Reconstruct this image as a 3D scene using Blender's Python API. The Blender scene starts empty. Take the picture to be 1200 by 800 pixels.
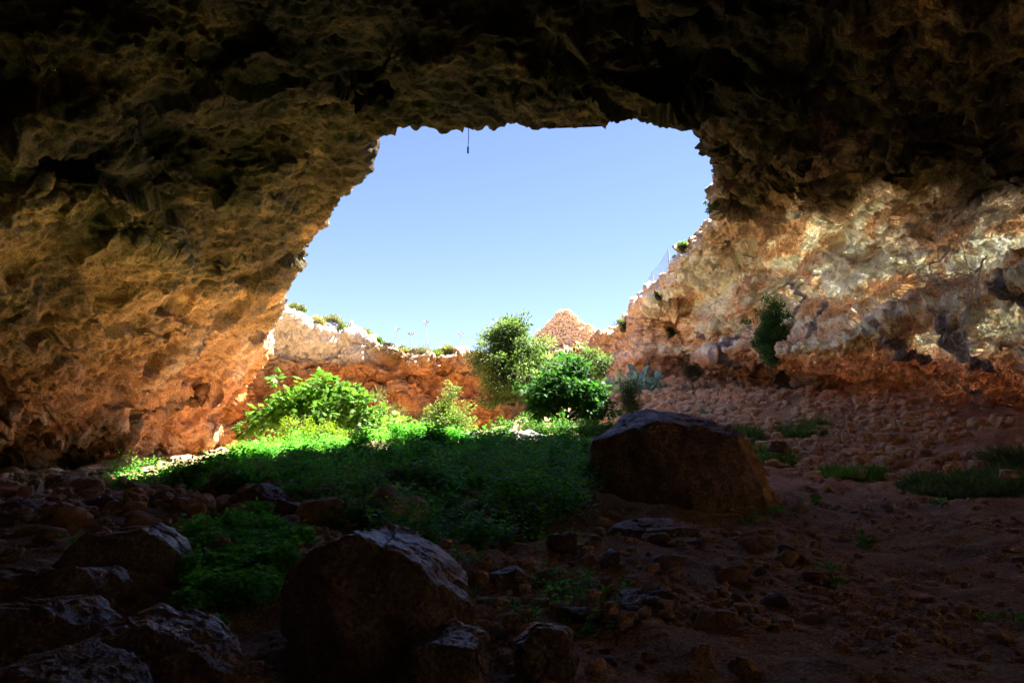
import bpy, math, random, time
import numpy as np
from mathutils import Vector, Matrix
T0 = time.time()
rng = np.random.default_rng(7)
random.seed(7)
scene = bpy.context.scene
COL = scene.collection

# ------------------------------------------------------------------ camera model (27 mm lens, eye height 1.6 m)
FPX = 906.0
PITCH = math.atan(130 / FPX)
CAM = np.array([0.0, 0.0, 1.62])
def P(px, py, d):
    """world point at forward distance d (metres along +Y) seen at photo coordinate px,py (1200x800)"""
    r = (px - 600) / FPX; u = (400 - py) / FPX
    cp, sp = math.cos(PITCH), math.sin(PITCH)
    v = np.array([r, cp - u * sp, sp + u * cp])
    return CAM + v * (d / v[1])
def PZ(px, py, z):
    v = P(px, py, 1.0) - CAM
    return CAM + v * ((z - CAM[2]) / v[2])

# ------------------------------------------------------------------ numpy noise
_perm = np.random.default_rng(3).permutation(256).astype(np.int32)
_perm = np.concatenate([_perm, _perm, _perm])
_g = np.random.default_rng(4).normal(size=(256, 3)); _g /= np.linalg.norm(_g, axis=1)[:, None]
_g = _g.astype(np.float32)
def noise(x, y, z, s=0):
    x = np.asarray(x, np.float32) + 101.3 * s + 500; y = np.asarray(y, np.float32) + 37.7 * s + 500; z = np.asarray(z, np.float32) + 71.1 * s + 500
    x, y, z = np.broadcast_arrays(x, y, z)
    xi = np.floor(x).astype(np.int32); yi = np.floor(y).astype(np.int32); zi = np.floor(z).astype(np.int32)
    xf = x - xi; yf = y - yi; zf = z - zi
    u = xf * xf * xf * (xf * (xf * 6 - 15) + 10); v = yf * yf * yf * (yf * (yf * 6 - 15) + 10); w = zf * zf * zf * (zf * (zf * 6 - 15) + 10)
    xi &= 255; yi &= 255; zi &= 255
    def gr(a, b, c):
        h = _perm[_perm[_perm[xi + a] + yi + b] + zi + c]
        g = _g[h]
        return g[..., 0] * (xf - a) + g[..., 1] * (yf - b) + g[..., 2] * (zf - c)
    def lerp(a, b, t): return a + t * (b - a)
    x0 = lerp(lerp(gr(0, 0, 0), gr(1, 0, 0), u), lerp(gr(0, 1, 0), gr(1, 1, 0), u), v)
    x1 = lerp(lerp(gr(0, 0, 1), gr(1, 0, 1), u), lerp(gr(0, 1, 1), gr(1, 1, 1), u), v)
    return lerp(x0, x1, w) * 1.5
def fbm(x, y, z, oct=4, s=0, gain=0.5, ridged=False):
    a = 1.0; t = 0; n = 0
    for i in range(oct):
        v = noise(x, y, z, s + i * 1.7)
        if ridged: v = 1 - 2 * np.abs(v)
        t = t + a * v; n += a
        a *= gain; x = x * 2.03; y = y * 2.03; z = z * 2.03
    return t / n
def worley(x, y, z, s=0):
    x = np.asarray(x, np.float32) + 50 * s + 300; y = np.asarray(y, np.float32) + 300; z = np.asarray(z, np.float32) + 300
    xi = np.floor(x).astype(np.int32); yi = np.floor(y).astype(np.int32); zi = np.floor(z).astype(np.int32)
    best = np.full(x.shape, 9.0, np.float32)
    for a in (-1, 0, 1):
        for b in (-1, 0, 1):
            for c in (-1, 0, 1):
                h = _perm[_perm[_perm[(xi + a) & 255] + ((yi + b) & 255)] + ((zi + c) & 255)]
                g = _g[h] * 0.45 + 0.5
                d = (xi + a + g[..., 0] - x) ** 2 + (yi + b + g[..., 1] - y) ** 2 + (zi + c + g[..., 2] - z) ** 2
                best = np.minimum(best, d)
    return np.sqrt(best)
def cells(x, y, z, s=0):
    """nearest-cell random value, a smooth tilt inside the cell and distance to the cell border: broken blocks"""
    x = np.asarray(x, np.float32) + 50 * s + 300; y = np.asarray(y, np.float32) + 300; z = np.asarray(z, np.float32) + 300
    xi = np.floor(x).astype(np.int32); yi = np.floor(y).astype(np.int32); zi = np.floor(z).astype(np.int32)
    f1 = np.full(x.shape, 9.0, np.float32); f2 = f1.copy(); val = np.zeros(x.shape, np.float32)
    for a in (-1, 0, 1):
        for b in (-1, 0, 1):
            for c in (-1, 0, 1):
                h = _perm[_perm[_perm[(xi + a) & 255] + ((yi + b) & 255)] + ((zi + c) & 255)]
                g = _g[h]; ox = xi + a + g[..., 0] * .45 + .5 - x; oy = yi + b + g[..., 1] * .45 + .5 - y; oz = zi + c + g[..., 2] * .45 + .5 - z
                d = ox * ox + oy * oy + oz * oz; q = _g[(h * 7 + 13) & 255]
                v = (h % 17) / 8.0 - 1 + .9 * (ox * q[..., 0] + oy * q[..., 1] + oz * q[..., 2])
                n = d < f1; f2 = np.where(n, f1, np.minimum(f2, d)); val = np.where(n, v, val); f1 = np.where(n, d, f1)
    return val, np.sqrt(f2) - np.sqrt(f1)
def sstep(a, b, x):
    t = np.clip((x - a) / (b - a), 0, 1); return t * t * (3 - 2 * t)
def sdpoly(px, py, poly):
    """signed distance to polygon, negative inside"""
    d = np.full(px.shape, 1e9); inside = np.zeros(px.shape, bool)
    n = len(poly)
    for i in range(n):
        ax, ay = poly[i]; bx, by = poly[(i + 1) % n]
        ex, ey = bx - ax, by - ay
        t = np.clip(((px - ax) * ex + (py - ay) * ey) / (ex * ex + ey * ey), 0, 1)
        d = np.minimum(d, (px - ax - t * ex) ** 2 + (py - ay - t * ey) ** 2)
        c = ((ay > py) != (by > py)) & (px < (bx - ax) * (py - ay) / (by - ay + 1e-12) + ax)
        inside ^= c
    d = np.sqrt(d)
    return np.where(inside, -d, d)

# ------------------------------------------------------------------ mesh helpers
def mesh_np(name, V, F, mat, smooth=True, parent=None, colors=None, matidx=None):
    me = bpy.data.meshes.new(name)
    V = np.asarray(V, np.float32); F = np.asarray(F, np.int32)
    k = F.shape[1]
    me.vertices.add(len(V)); me.vertices.foreach_set('co', V.ravel())
    me.loops.add(F.size); me.loops.foreach_set('vertex_index', F.ravel())
    me.polygons.add(len(F)); me.polygons.foreach_set('loop_start', np.arange(0, F.size, k, dtype=np.int32))
    me.polygons.foreach_set('use_smooth', np.full(len(F), smooth))
    if colors is not None:
        c = np.ones((len(V), 4), np.float32); c[:, :3] = colors
        at = me.color_attributes.new('Col', 'FLOAT_COLOR', 'POINT'); at.data.foreach_set('color', c.ravel())
    me.materials.append(mat)
    me.update(calc_edges=True)
    o = bpy.data.objects.new(name, me); COL.objects.link(o)
    if parent: o.parent = parent
    return o
def tag(o, label=None, cat=None, group=None, kind=None):
    if label: o['label'] = label
    if cat: o['category'] = cat
    if group: o['group'] = group
    if kind: o['kind'] = kind
    return o
def empty(name, loc, label, cat, group=None, rz=0):
    o = bpy.data.objects.new(name, None); COL.objects.link(o)
    o.location = Vector([float(v) for v in loc]); o.rotation_euler.z = rz; o.empty_display_size = 0.2
    return tag(o, label, cat, group)
def copy_tree(o, parent=None):
    c = o.copy(); COL.objects.link(c); c.parent = parent
    for ch in list(o.children): copy_tree(ch, c)
    return c

def surface_nets(F, org, h):
    S = F > 0
    nx, ny, nz = F.shape; cs = (nx - 1, ny - 1, nz - 1); N = cs[0] * cs[1] * cs[2]
    acc = np.zeros((N, 3)); cnt = np.zeros(N); quads = []
    for ax in range(3):
        sl0 = [slice(None)] * 3; sl1 = [slice(None)] * 3
        sl0[ax] = slice(None, -1); sl1[ax] = slice(1, None)
        A = S[tuple(sl0)]; B = S[tuple(sl1)]
        ii = np.argwhere(A != B)
        fa = F[tuple(sl0)][A != B]; fb = F[tuple(sl1)][A != B]
        t = fa / (fa - fb)
        pos = ii.astype(float); pos[:, ax] += t
        o1, o2 = [(1, 2), (2, 0), (0, 1)][ax]
        ids = []; ok = np.ones(len(ii), bool)
        for d1, d2 in ((0, 0), (-1, 0), (-1, -1), (0, -1)):
            c = ii.copy(); c[:, o1] += d1; c[:, o2] += d2
            v = (c[:, 0] >= 0) & (c[:, 1] >= 0) & (c[:, 2] >= 0) & (c[:, 0] < cs[0]) & (c[:, 1] < cs[1]) & (c[:, 2] < cs[2])
            fl = (c[:, 0] * cs[1] + c[:, 1]) * cs[2] + c[:, 2]
            ok &= v
            np.add.at(acc, fl[v], pos[v]); np.add.at(cnt, fl[v], 1)
            ids.append(fl)
        q = np.stack(ids, 1)[ok]; sgn = (fa > 0)[ok]
        q[~sgn] = q[~sgn][:, ::-1]
        quads.append(q)
    Q = np.concatenate(quads)
    used = np.nonzero(cnt)[0]; mp = np.full(N, -1); mp[used] = np.arange(len(used))
    V = acc[used] / cnt[used][:, None] * h + org
    return V, mp[Q]
def subdivide(V, Q):
    """one linear subdivision of quads"""
    n = len(V); e = np.stack([Q, np.roll(Q, -1, 1)], 2).reshape(-1, 2); es = np.sort(e, 1)
    key = es[:, 0].astype(np.int64) * n + es[:, 1]
    uk, inv = np.unique(key, return_inverse=True)
    em = (V[uk // n] + V[uk % n]) / 2
    fc = V[Q].mean(1)
    ei = n + inv.reshape(-1, 4); fi = n + len(em) + np.arange(len(Q))
    V2 = np.concatenate([V, em, fc])
    R = [np.stack([Q[:, k], ei[:, k], fi, ei[:, (k - 1) % 4]], 1) for k in range(4)]
    return V2, np.concatenate(R)
def normals(V, Q):
    n = np.cross(V[Q[:, 2]] - V[Q[:, 0]], V[Q[:, 3]] - V[Q[:, 1]])
    out = np.zeros_like(V)
    for k in range(4):
        for c in range(3):
            out[:, c] += np.bincount(Q[:, k], n[:, c], len(V))
    return out / (np.linalg.norm(out, axis=1)[:, None] + 1e-9)
def relax(V, Q, it=1, lam=0.5):
    for _ in range(it):
        s = np.zeros_like(V); c = np.zeros(len(V))
        for k in range(4):
            a = Q[:, k]
            for nb in (Q[:, (k + 1) % 4], Q[:, (k - 1) % 4]):
                for ax in range(3): s[:, ax] += np.bincount(a, V[nb, ax], len(V))
                c += np.bincount(a, None, len(V))
        V = V + lam * (s / np.maximum(c, 1)[:, None] - V)
    return V
def compact(V, Q, extra=()):
    u, inv = np.unique(Q.ravel(), return_inverse=True)
    return V[u], inv.reshape(Q.shape), [e[u] for e in extra]

# ------------------------------------------------------------------ materials
def new_mat(name):
    m = bpy.data.materials.new(name); m.use_nodes = True
    nt = m.node_tree
    for n in list(nt.nodes):
        if n.type not in ('BSDF_PRINCIPLED', 'OUTPUT_MATERIAL'): nt.nodes.remove(n)
    return m, nt, nt.nodes['Principled BSDF']
def N(nt, t, **kw):
    n = nt.nodes.new(t)
    for k, v in kw.items():
        if k.startswith('i_'): n.inputs[k[2:].replace('_', ' ')].default_value = v
        else: setattr(n, k, v)
    return n
def rock_material(name, scale=1.0, col=None, rough=0.85, bump=0.6, var=0.5, spec=0.3, col2=None):
    m, nt, b = new_mat(name); L = nt.links.new
    tc = N(nt, 'ShaderNodeTexCoord')
    src = tc.outputs['Object']
    n1 = N(nt, 'ShaderNodeTexNoise'); n1.inputs['Scale'].default_value = 2.2 * scale; n1.inputs['Detail'].default_value = 6; n1.inputs['Roughness'].default_value = 0.68
    n2 = N(nt, 'ShaderNodeTexNoise'); n2.inputs['Scale'].default_value = 9 * scale; n2.inputs['Detail'].default_value = 5; n2.inputs['Roughness'].default_value = 0.78
    vo = N(nt, 'ShaderNodeTexVoronoi'); vo.inputs['Scale'].default_value = 5 * scale; vo.inputs['Detail'].default_value = 2
    vo.feature = 'F1'
    L(src, n1.inputs['Vector']); L(src, n2.inputs['Vector'])
    # warped coordinate for the pits
    wn = N(nt, 'ShaderNodeVectorMath', operation='MULTIPLY_ADD')
    L(n1.outputs['Color'], wn.inputs[0]); wn.inputs[1].default_value = (0.25 / scale,) * 3; L(src, wn.inputs[2])
    L(wn.outputs[0], vo.inputs['Vector'])
    # colour
    r = N(nt, 'ShaderNodeMapRange'); r.inputs[1].default_value = 0.3; r.inputs[2].default_value = 0.7
    r.inputs[3].default_value = 1 - var; r.inputs[4].default_value = 1 + var
    L(n2.outputs['Fac'], r.inputs[0])
    n3 = N(nt, 'ShaderNodeTexNoise'); n3.inputs['Scale'].default_value = 17 * scale; n3.inputs['Detail'].default_value = 2; n3.inputs['Roughness'].default_value = 0.6
    L(src, n3.inputs['Vector'])
    r3 = N(nt, 'ShaderNodeMapRange'); r3.inputs[1].default_value = 0.36; r3.inputs[2].default_value = 0.62; r3.inputs[3].default_value = .8; r3.inputs[4].default_value = 1.6
    L(n3.outputs['Fac'], r3.inputs[0])
    pit = N(nt, 'ShaderNodeMapRange'); pit.inputs[1].default_value = 0.10; pit.inputs[2].default_value = 0.26; pit.inputs[3].default_value = .5; pit.inputs[4].default_value = 1.0
    L(vo.outputs['Distance'], pit.inputs[0])
    m3 = N(nt, 'ShaderNodeMath', operation='MULTIPLY'); L(r3.outputs[0], m3.inputs[0]); L(r.outputs[0], m3.inputs[1])
    m4 = N(nt, 'ShaderNodeMath', operation='MULTIPLY'); L(m3.outputs[0], m4.inputs[0]); L(pit.outputs[0], m4.inputs[1])
    mul = N(nt, 'ShaderNodeVectorMath', operation='SCALE')
    if col is None:
        ca = N(nt, 'ShaderNodeVertexColor'); ca.layer_name = 'Col'; cs = ca.outputs['Color']
    else:
        mx = N(nt, 'ShaderNodeMix'); mx.data_type = 'RGBA'
        mx.inputs[6].default_value = (*col, 1); c2 = col2 or tuple(c * 0.55 for c in col); mx.inputs[7].default_value = (*c2, 1)
        rr = N(nt, 'ShaderNodeMapRange'); rr.inputs[1].default_value = .42; rr.inputs[2].default_value = .6
        L(n1.outputs['Fac'], rr.inputs[0]); L(rr.outputs[0], mx.inputs[0]); cs = mx.outputs[2]
    L(cs, mul.inputs[0]); L(m4.outputs[0], mul.inputs['Scale'])
    L(mul.outputs[0], b.inputs['Base Color'])
    b.inputs['Roughness'].default_value = rough; b.inputs['Specular IOR Level'].default_value = spec
    b1 = N(nt, 'ShaderNodeBump'); b1.inputs['Strength'].default_value = bump; b1.inputs['Distance'].default_value = 0.22 / scale
    b2 = N(nt, 'ShaderNodeBump'); b2.inputs['Strength'].default_value = bump; b2.inputs['Distance'].default_value = 0.06 / scale
    b3 = N(nt, 'ShaderNodeBump'); b3.inputs['Strength'].default_value = bump * .35; b3.inputs['Distance'].default_value = 0.05 / scale
    L(n1.outputs['Fac'], b1.inputs['Height']); L(n2.outputs['Fac'], b2.inputs['Height']); L(vo.outputs['Distance'], b3.inputs['Height'])
    L(b1.outputs[0], b2.inputs['Normal']); L(b2.outputs[0], b3.inputs['Normal']); L(b3.outputs[0], b.inputs['Normal'])
    return m
M_ROCK = rock_material('limestone', 1.0, rough=0.9, bump=0.8, var=0.35, spec=0.2)

# ------------------------------------------------------------------ ground height
gp = []
def G_(px, py, d, dz=0):
    p = P(px, py, d); gp.append((p[0], p[1], p[2] + dz))
for x, y, z in ((0, 0, 0), (-6, 0, -.1), (6, 0, 0), (-14, 0, .2), (14, 0, .2), (0, -14, .5), (-20, -14, .6), (14, -14, .6), (0, 4, -.05), (3, 6, -.02), (-3, 5, -.05), (8, 8, 0), (-8, 6, .0), (-14, 8, .2), (14, 8, .2)): gp.append((x, y, z))
for a in ((800, 650, 11), (1000, 660, 11.5), (1150, 640, 12.5), (900, 610, 16), (1050, 600, 18), (1180, 590, 18), (1000, 560, 23), (1150, 545, 22), (1180, 505, 24), (1060, 500, 28),
          (1000, 478, 32), (930, 500, 31), (870, 466, 40), (900, 540, 26), (830, 500, 32), (770, 447, 50), (740, 480, 42), (720, 505, 35), (700, 520, 28), (640, 528, 24), (560, 528, 23.6), (500, 522, 23.6), (430, 528, 23.8), (370, 532, 26),
          (300, 545, 26), (220, 565, 25), (120, 566, 27), (40, 572, 27), (0, 580, 22), (60, 590, 18), (150, 590, 17), (260, 590, 15), (400, 585, 15), (560, 590, 14), (660, 600, 14),
          (712, 462, 50), (745, 452, 52), (688, 470, 50), (520, 562, 18), (640, 555, 19), (330, 575, 18), (380, 620, 11.5), (560, 640, 10.5), (250, 650, 9.5), (700, 640, 11), (100, 650, 10)): G_(*a)
for x, y, z in ((-4, 31, .9), (0, 31, 1.1), (-8.5, 31, .8), (-4, 36, .9), (-10, 37, .9), (-15, 40, 1.2), (-16, 52, 1.5), (-8, 56, 1.8), (-2, 56, 2.4), (3.2, 40, 2.2), (7, 58, 6.8), (2, 34, 2.2), (-26, 30, .8), (-26, 50, 1.2), (22, 30, 4.2), (20, 46, 5.5), (14, 58, 6.5), (0, 72, 3), (-26, 72, 2), (26, 10, .8), (26, 72, 6), (-30, 8, .4)): gp.append((x, y, z))
gp = np.array(gp)
def _tp(d): return d
_D = np.sqrt(((gp[:, None, :2] - gp[None, :, :2]) ** 2).sum(-1))
_A = np.zeros((len(gp) + 3,) * 2); _A[:-3, :-3] = _D; _A[:-3, -3] = 1; _A[:-3, -2:] = gp[:, :2]; _A[-3:, :-3] = _A[:-3, -3:].T
_W = np.linalg.solve(_A + np.diag([0.05] * len(gp) + [0] * 3) * -1, np.concatenate([gp[:, 2], [0, 0, 0]]))
def Gbase(x, y):
    x = np.asarray(x, float); y = np.asarray(y, float)
    o = _W[-3] + _W[-2] * x + _W[-1] * y
    for i in range(len(gp)): o = o + _W[i] * np.sqrt((x - gp[i, 0]) ** 2 + (y - gp[i, 1]) ** 2 + 0.6)
    return o
def Gfine(x, y):
    z0 = x * 0
    a = .10 * fbm(x * 1.6, y * 1.6, z0, 3, 15) + fbm(x * .35, y * .35, z0, 3, 2) * .28 + .75 * fbm(x * .55, y * .55, z0, 2, 12) * sstep(11, 14, y) * sstep(5, 1, x)
    b = fbm(x * 1.1, y * 1.1, z0, 4, 5, ridged=True) * .15
    c = fbm(x * 4.5, y * 4.5, z0, 3, 8) * .05
    path = np.exp(-((x - (3.5 + .05 * y)) / 3.2) ** 2) * sstep(17, 12, y)    # trodden earth stays smoother
    return a + (b + c) * (1 - .55 * path)
def G(x, y): return Gbase(x, y) + Gfine(np.asarray(x, float), np.asarray(y, float))
def g1(x, y): return float(G(np.array([x]), np.array([y]))[0])

# ------------------------------------------------------------------ the rock: plan of the opening and of the cave
rim_px = [(308, 372, 10.3), (320, 345, 10.5), (330, 322, 10.7), (343, 296, 11.1), (369, 272, 11.5), (400, 242, 11.8), (426, 212, 12.1), (437, 182, 12.1), (451, 160, 12.2), (466, 146, 12.5), (520, 142, 12.6), (560, 137, 12.6), (622, 145, 12.6), (700, 143, 12.6), (782, 141, 12.6), (806, 152, 12.5), (828, 172, 12.4), (838, 195, 12.4), (841, 240, 12.6),
          (800, 285, 12.4), (768, 322, 12.2), (742, 354, 12.0), (722, 376, 11.6)]
OPEN = [tuple(PZ(*r)[:2]) for r in rim_px]
print('rim', [(round(a, 1), round(b, 1)) for a, b in OPEN])
OPEN += [(7.5, 63), (2, 62), (-6, 60), (-12, 58.5), (-16.5, 56)]
FOOT = [(-21, -12), (-22, 10), (-21, 20), (-20, 30), (-21, 42), (-21.2, 52), (-17.5, 59.3), (-6, 61.5), (2, 63), (8, 64.5), (9.3, 62), (10.6, 54), (12.6, 44), (14, 36), (15.2, 30), (16.4, 24), (17, 14), (16, 0), (10, -12)]
def plateau(x, y):
    return 12.6 + .9 * sstep(34, 29, y) - 2.6 * sstep(40, 58, y) * sstep(8, 2, x) - 1.0 * sstep(45, 62, y) - .8 * sstep(36, 50, y) * sstep(3, 7, x) + 0.5 * fbm(x * .12, y * .12, x * 0, 3, 9) + 1.7 * sstep(-7.5, -13, x) * sstep(44, 54, y)
def field(x, y, z, sop, sfp):
    """positive in rock"""
    wx = fbm(x * .33, y * .33, z * .4, 2, 11); wy = fbm(x * .33, y * .33, z * .4, 2, 14)
    right = sstep(4, 9, x); left = sstep(-3, -9, x); far = sstep(46, 54, y)
    big = fbm(x * .16, y * .16, z * .2, 2, 20)
    bed = .55 * np.tanh(3.2 * noise(x * .07, y * .07, z * .95 + wx * .6, 23))       # bedding: ledges and recesses
    bed2 = noise(x * .15, y * .15, z * 2.3 + wy * .5, 26)
    # shaft
    a1 = -sop + 0.35 * wx + .25 * bed * sstep(3, 8, z)
    # chamber
    t = -sfp + 0.9 * big + 0.7 * wx + .55 * bed * (right + far * .6 + .35 * left) + .22 * bed2
    zr = z - (2.5 + .13 * (y - 24)) - .35 * bed2
    t = t + right * (1.9 * sstep(1.9, 1.3, zr) - .6 * np.exp(-((zr - 2.4) / .5) ** 2) + .8 * np.exp(-((z - 8.3) / .9) ** 2) - .8 * np.exp(-((z - 6.6) / .8) ** 2)) * sstep(58, 45, y)
    t = t + left * (1.3 * np.exp(-((z - 1.1) / .7) ** 2) * sstep(50, 35, y) - .5 * np.exp(-((z - 2.8) / .8) ** 2))
    w = 5.0 + 9 * left * sstep(56, 46, y) - 3.4 * right * sstep(14, 24, y) - 3.0 * far + 3 * sstep(14, 0, y)
    Hc = 12.0 + .8 * sstep(33, 28, y) - 3.0 * sstep(14, -4, y) + .9 * wy * sstep(0, 3, sop) + 1.0 * big * sstep(1, 5, sop) - .5 * np.exp(-(sop - 3) ** 2 / 4)
    Hc = np.minimum(Hc, plateau(x, y) - .9)
    Hc = Hc - 1.4 * right * sstep(.5, 3.5, sop) * sstep(30, 24, y)
    q = np.clip((w - t) / w, 0, 1.4)
    C = Hc * (1 - q ** (2.6 - 0.9 * left))
    # bulges and ledges that stand out of the cliffs
    pr = 2.2 * np.exp(-((x + 8.2) / 1.6) ** 2 - ((y - 59) / 3.0) ** 2) * sstep(3.8, 6.2, z)
    pr = pr + far * (.9 * sstep(7.4, 8.6, z + 1.6 * wx) + .7 * bed2 * sstep(3, 8, z) + .5 * bed + .9 * big + 1.2 * wy)
    pr = pr + 1.0 * np.exp(-((x + 13) / 2.5) ** 2 - ((z - 7.6 - .1 * (x + 13)) / .7) ** 2) * far
    hole = 0
    for hx, hy, hz, hr, hs in ((14.2, 31, 4.9, 1.2, 2.2), (15.6, 25.5, 4.6, 1.0, 1.6), (12.2, 39, 8.2, .9, 1.2), (11.6, 36.5, 9.6, 1.3, 1.5), (13.2, 30, 9.9, 1.0, 1.2), (10.8, 44, 8.6, 1.0, 1.3), (14.0, 27, 8.6, .8, 1.0), (-18, 29, 1.2, 1.5, 2.4), (-19.5, 34.5, 2.2, 1.2, 1.6), (-19, 31, 4.3, .9, 1.4), (-18, 38, 1.8, 1.0, 1.3), (-17.5, 26, 3.6, 1.2, 1.6), (-19, 33, 5.8, .8, 1.2), (-19, 31, 1.6, 1.4, 1.8), (-19.5, 36, 4.5, 1.0, 1.1), (-15, 24, 7.2, 1.3, 1.2), (-13, 30, 8.3, 1.1, 1.0)):
        hole = hole + hs * np.exp(-((x - hx) ** 2 + (y - hy) ** 2 + 1.6 * (z - hz) ** 2) / hr ** 2)
    lump = .45 * fbm(x * .42, y * .42, z * .5, 2, 120, ridged=True) + .9 * fbm(x * .4, y * .4, z * .45, 3, 124)
    lump2 = np.abs(noise(x * .21 + .4 * wx, y * .21, z * .3, 130))
    under = sstep(1.0, 3.0, sop)
    a1 = a1 - pr
    a2 = np.minimum((C - z) * 0.8, t - pr) + hole
    bumps = (.22 + .5 * under) * lump + (1.5 * lump2 - .4) * under
    roof_top = plateau(x, y) + .35 * wx + 3.0 * sstep(1.5, 7, sop) * sstep(44, 36, y) - z
    air = np.maximum(a1 + bumps, np.minimum(a2 + bumps, roof_top - 1.1))
    top = plateau(x, y) + .35 * wx + 3.0 * sstep(1.5, 7, sop) * sstep(44, 36, y) - z
    return np.minimum(top, -air)
H = 0.32
org = np.array([-34.0, -18.0, -2.0]); dims = np.array([206, 300, 54])
gx = (org[0] + np.arange(dims[0]) * H).astype(np.float32); gy = (org[1] + np.arange(dims[1]) * H).astype(np.float32); gz = (org[2] + np.arange(dims[2]) * H).astype(np.float32)
XX, YY = np.meshgrid(gx, gy, indexing='ij')
sop = sdpoly(XX, YY, OPEN).astype(np.float32); sfp = sdpoly(XX, YY, FOOT).astype(np.float32)
Fg = np.empty(tuple(dims), np.float32)
for k0 in range(0, dims[2], 9):
    zz = gz[k0:k0 + 9]
    X3 = np.broadcast_to(XX[:, :, None], XX.shape + (len(zz),)); Y3 = np.broadcast_to(YY[:, :, None], X3.shape); Z3 = np.broadcast_to(zz, X3.shape)
    Fg[:, :, k0:k0 + 9] = field(X3, Y3, Z3, sop[:, :, None], sfp[:, :, None])
print('field', round(time.time() - T0, 1))
V, Q = surface_nets(Fg, org, H); del Fg
V = relax(V, Q, 1, .5)
print('nets', len(V), len(Q), round(time.time() - T0, 1))
# drop what lies under the floor sheet
cen = V[Q].mean(1)
gb = Gbase(cen[:, 0], cen[:, 1])
keep = cen[:, 2] > gb - 1.6
Q = Q[keep]; cen = cen[keep]
# fine part: what the camera (and its neighbours) can see
rel = cen - CAM
fwd = rel[:, 1]
front = (fwd > 3) & (np.abs(rel[:, 0]) < fwd * .80 + 4) & (rel[:, 2] < fwd * .78 + 2)
nf = np.cross(V[Q[:, 2]] - V[Q[:, 0]], V[Q[:, 3]] - V[Q[:, 1]])
facing = (nf * (CAM + np.array([0, 0, 0]) - cen)).sum(1) > -0.25 * np.linalg.norm(nf, axis=1) * np.linalg.norm(rel, axis=1)
fine = front & facing & (fwd < 70)
Vf, Qf, _ = compact(V, Q[fine]); Vc, Qc, _ = compact(V, Q[~fine])
def split2(V, Q, n):
    for _ in range(n):
        V, Q = subdivide(V, Q); V = relax_inner(V, Q)
    return V, Q
def boundary_mask(V, Q):
    e = np.sort(np.stack([Q, np.roll(Q, -1, 1)], 2).reshape(-1, 2), 1)
    key = e[:, 0].astype(np.int64) * len(V) + e[:, 1]
    u, c = np.unique(key, return_counts=True); b = u[c == 1]
    m = np.zeros(len(V), bool); m[b // len(V)] = True; m[b % len(V)] = True
    return m
def relax_inner(V, Q):
    m = boundary_mask(V, Q); R = relax(V, Q, 1, .5); R[m] = V[m]; return R
def displace(V, Q, hf=1.0):
    nrm = normals(V, Q); x, y, z = V.T
    left = sstep(-3, -9, x); right = sstep(4, 9, x)
    d = .32 * fbm(x * .8, y * .8, z * .95, 4, 31) + .14 * fbm(x * .9, y * .9, z * 1.1, 2, 33, ridged=True) - .05
    d += .12 * np.minimum(worley(x * .75 + .3 * noise(x, y, z, 5), y * .75, z * .95), 1.0) - .06
    d += hf * (.03 * fbm(x * 2.6, y * 2.6, z * 2.8, 3, 37, ridged=True) + .13 * fbm(x * 2.4, y * 2.4, z * 2.6, 3, 39))
    p = worley(x * 1.9 + .5 * noise(x * 2, y * 2, z * 2, 6), y * 1.9, z * 2.2, 2)
    lay = np.abs(noise(x * .35, y * .35, z * 2.6 + .5 * noise(x * .8, y * .8, z * .8, 3), 52))
    d -= .30 * sstep(.14, .0, lay) * (right + .4 * left * sstep(5, 3, z)) * sstep(-.3, .3, noise(x * .3, y * .3, z * .3, 57))
    d += .22 * right * noise(x * 1.3, y * 1.3, z * .35, 58)
    d -= .20 * sstep(.42, .12, p) * sstep(-.1, .35, noise(x * .4, y * .4, z * .4, 44))      # pits
    wx = .35 * noise(x * 1.1, y * 1.1, z * 1.1, 150); wz = .35 * noise(x * 1.1, y * 1.1, z * 1.1, 152)
    far = sstep(44, 52, y); hard = .25 + .75 * np.maximum(np.maximum(right, far), left * sstep(8, 4, z))
    v, e = cells((x + wx) * .28, (y + wx) * .28, (z + wz) * .4, 4); d += .34 * v
    v, e = cells((x + wx) * .62, (y + wx) * .62, (z + wz) * 1.05, 1); d += hard * (1 - .45 * right) * (.24 * v - .14 * sstep(.12, 0, e))
    v, e = cells((x + wx) * 1.5, (y + wx) * 1.5, (z + wz) * 2.4, 2); d += hard * (.11 * v - .08 * sstep(.12, 0, e))
    v, e = cells((x + wz) * 3.6, (y + wx) * 3.6, (z + wz) * 5.2, 3); d += .05 * v
    # tufa ribs on the left wall foot
    rib = noise(x * .9, y * .9, z * .25, 50)
    d += .5 * left * sstep(4.6, 2.2, z) * sstep(-.1, .5, rib)
    return V + nrm * d[:, None], nrm
Vf, Qf = split2(Vf, Qf, 2)
print('fine', len(Vf), round(time.time() - T0, 1))
mbf = boundary_mask(Vf, Qf); Vf0 = Vf.copy(); Vf, nF = displace(Vf, Qf); Vf[mbf] = Vf0[mbf]
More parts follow.
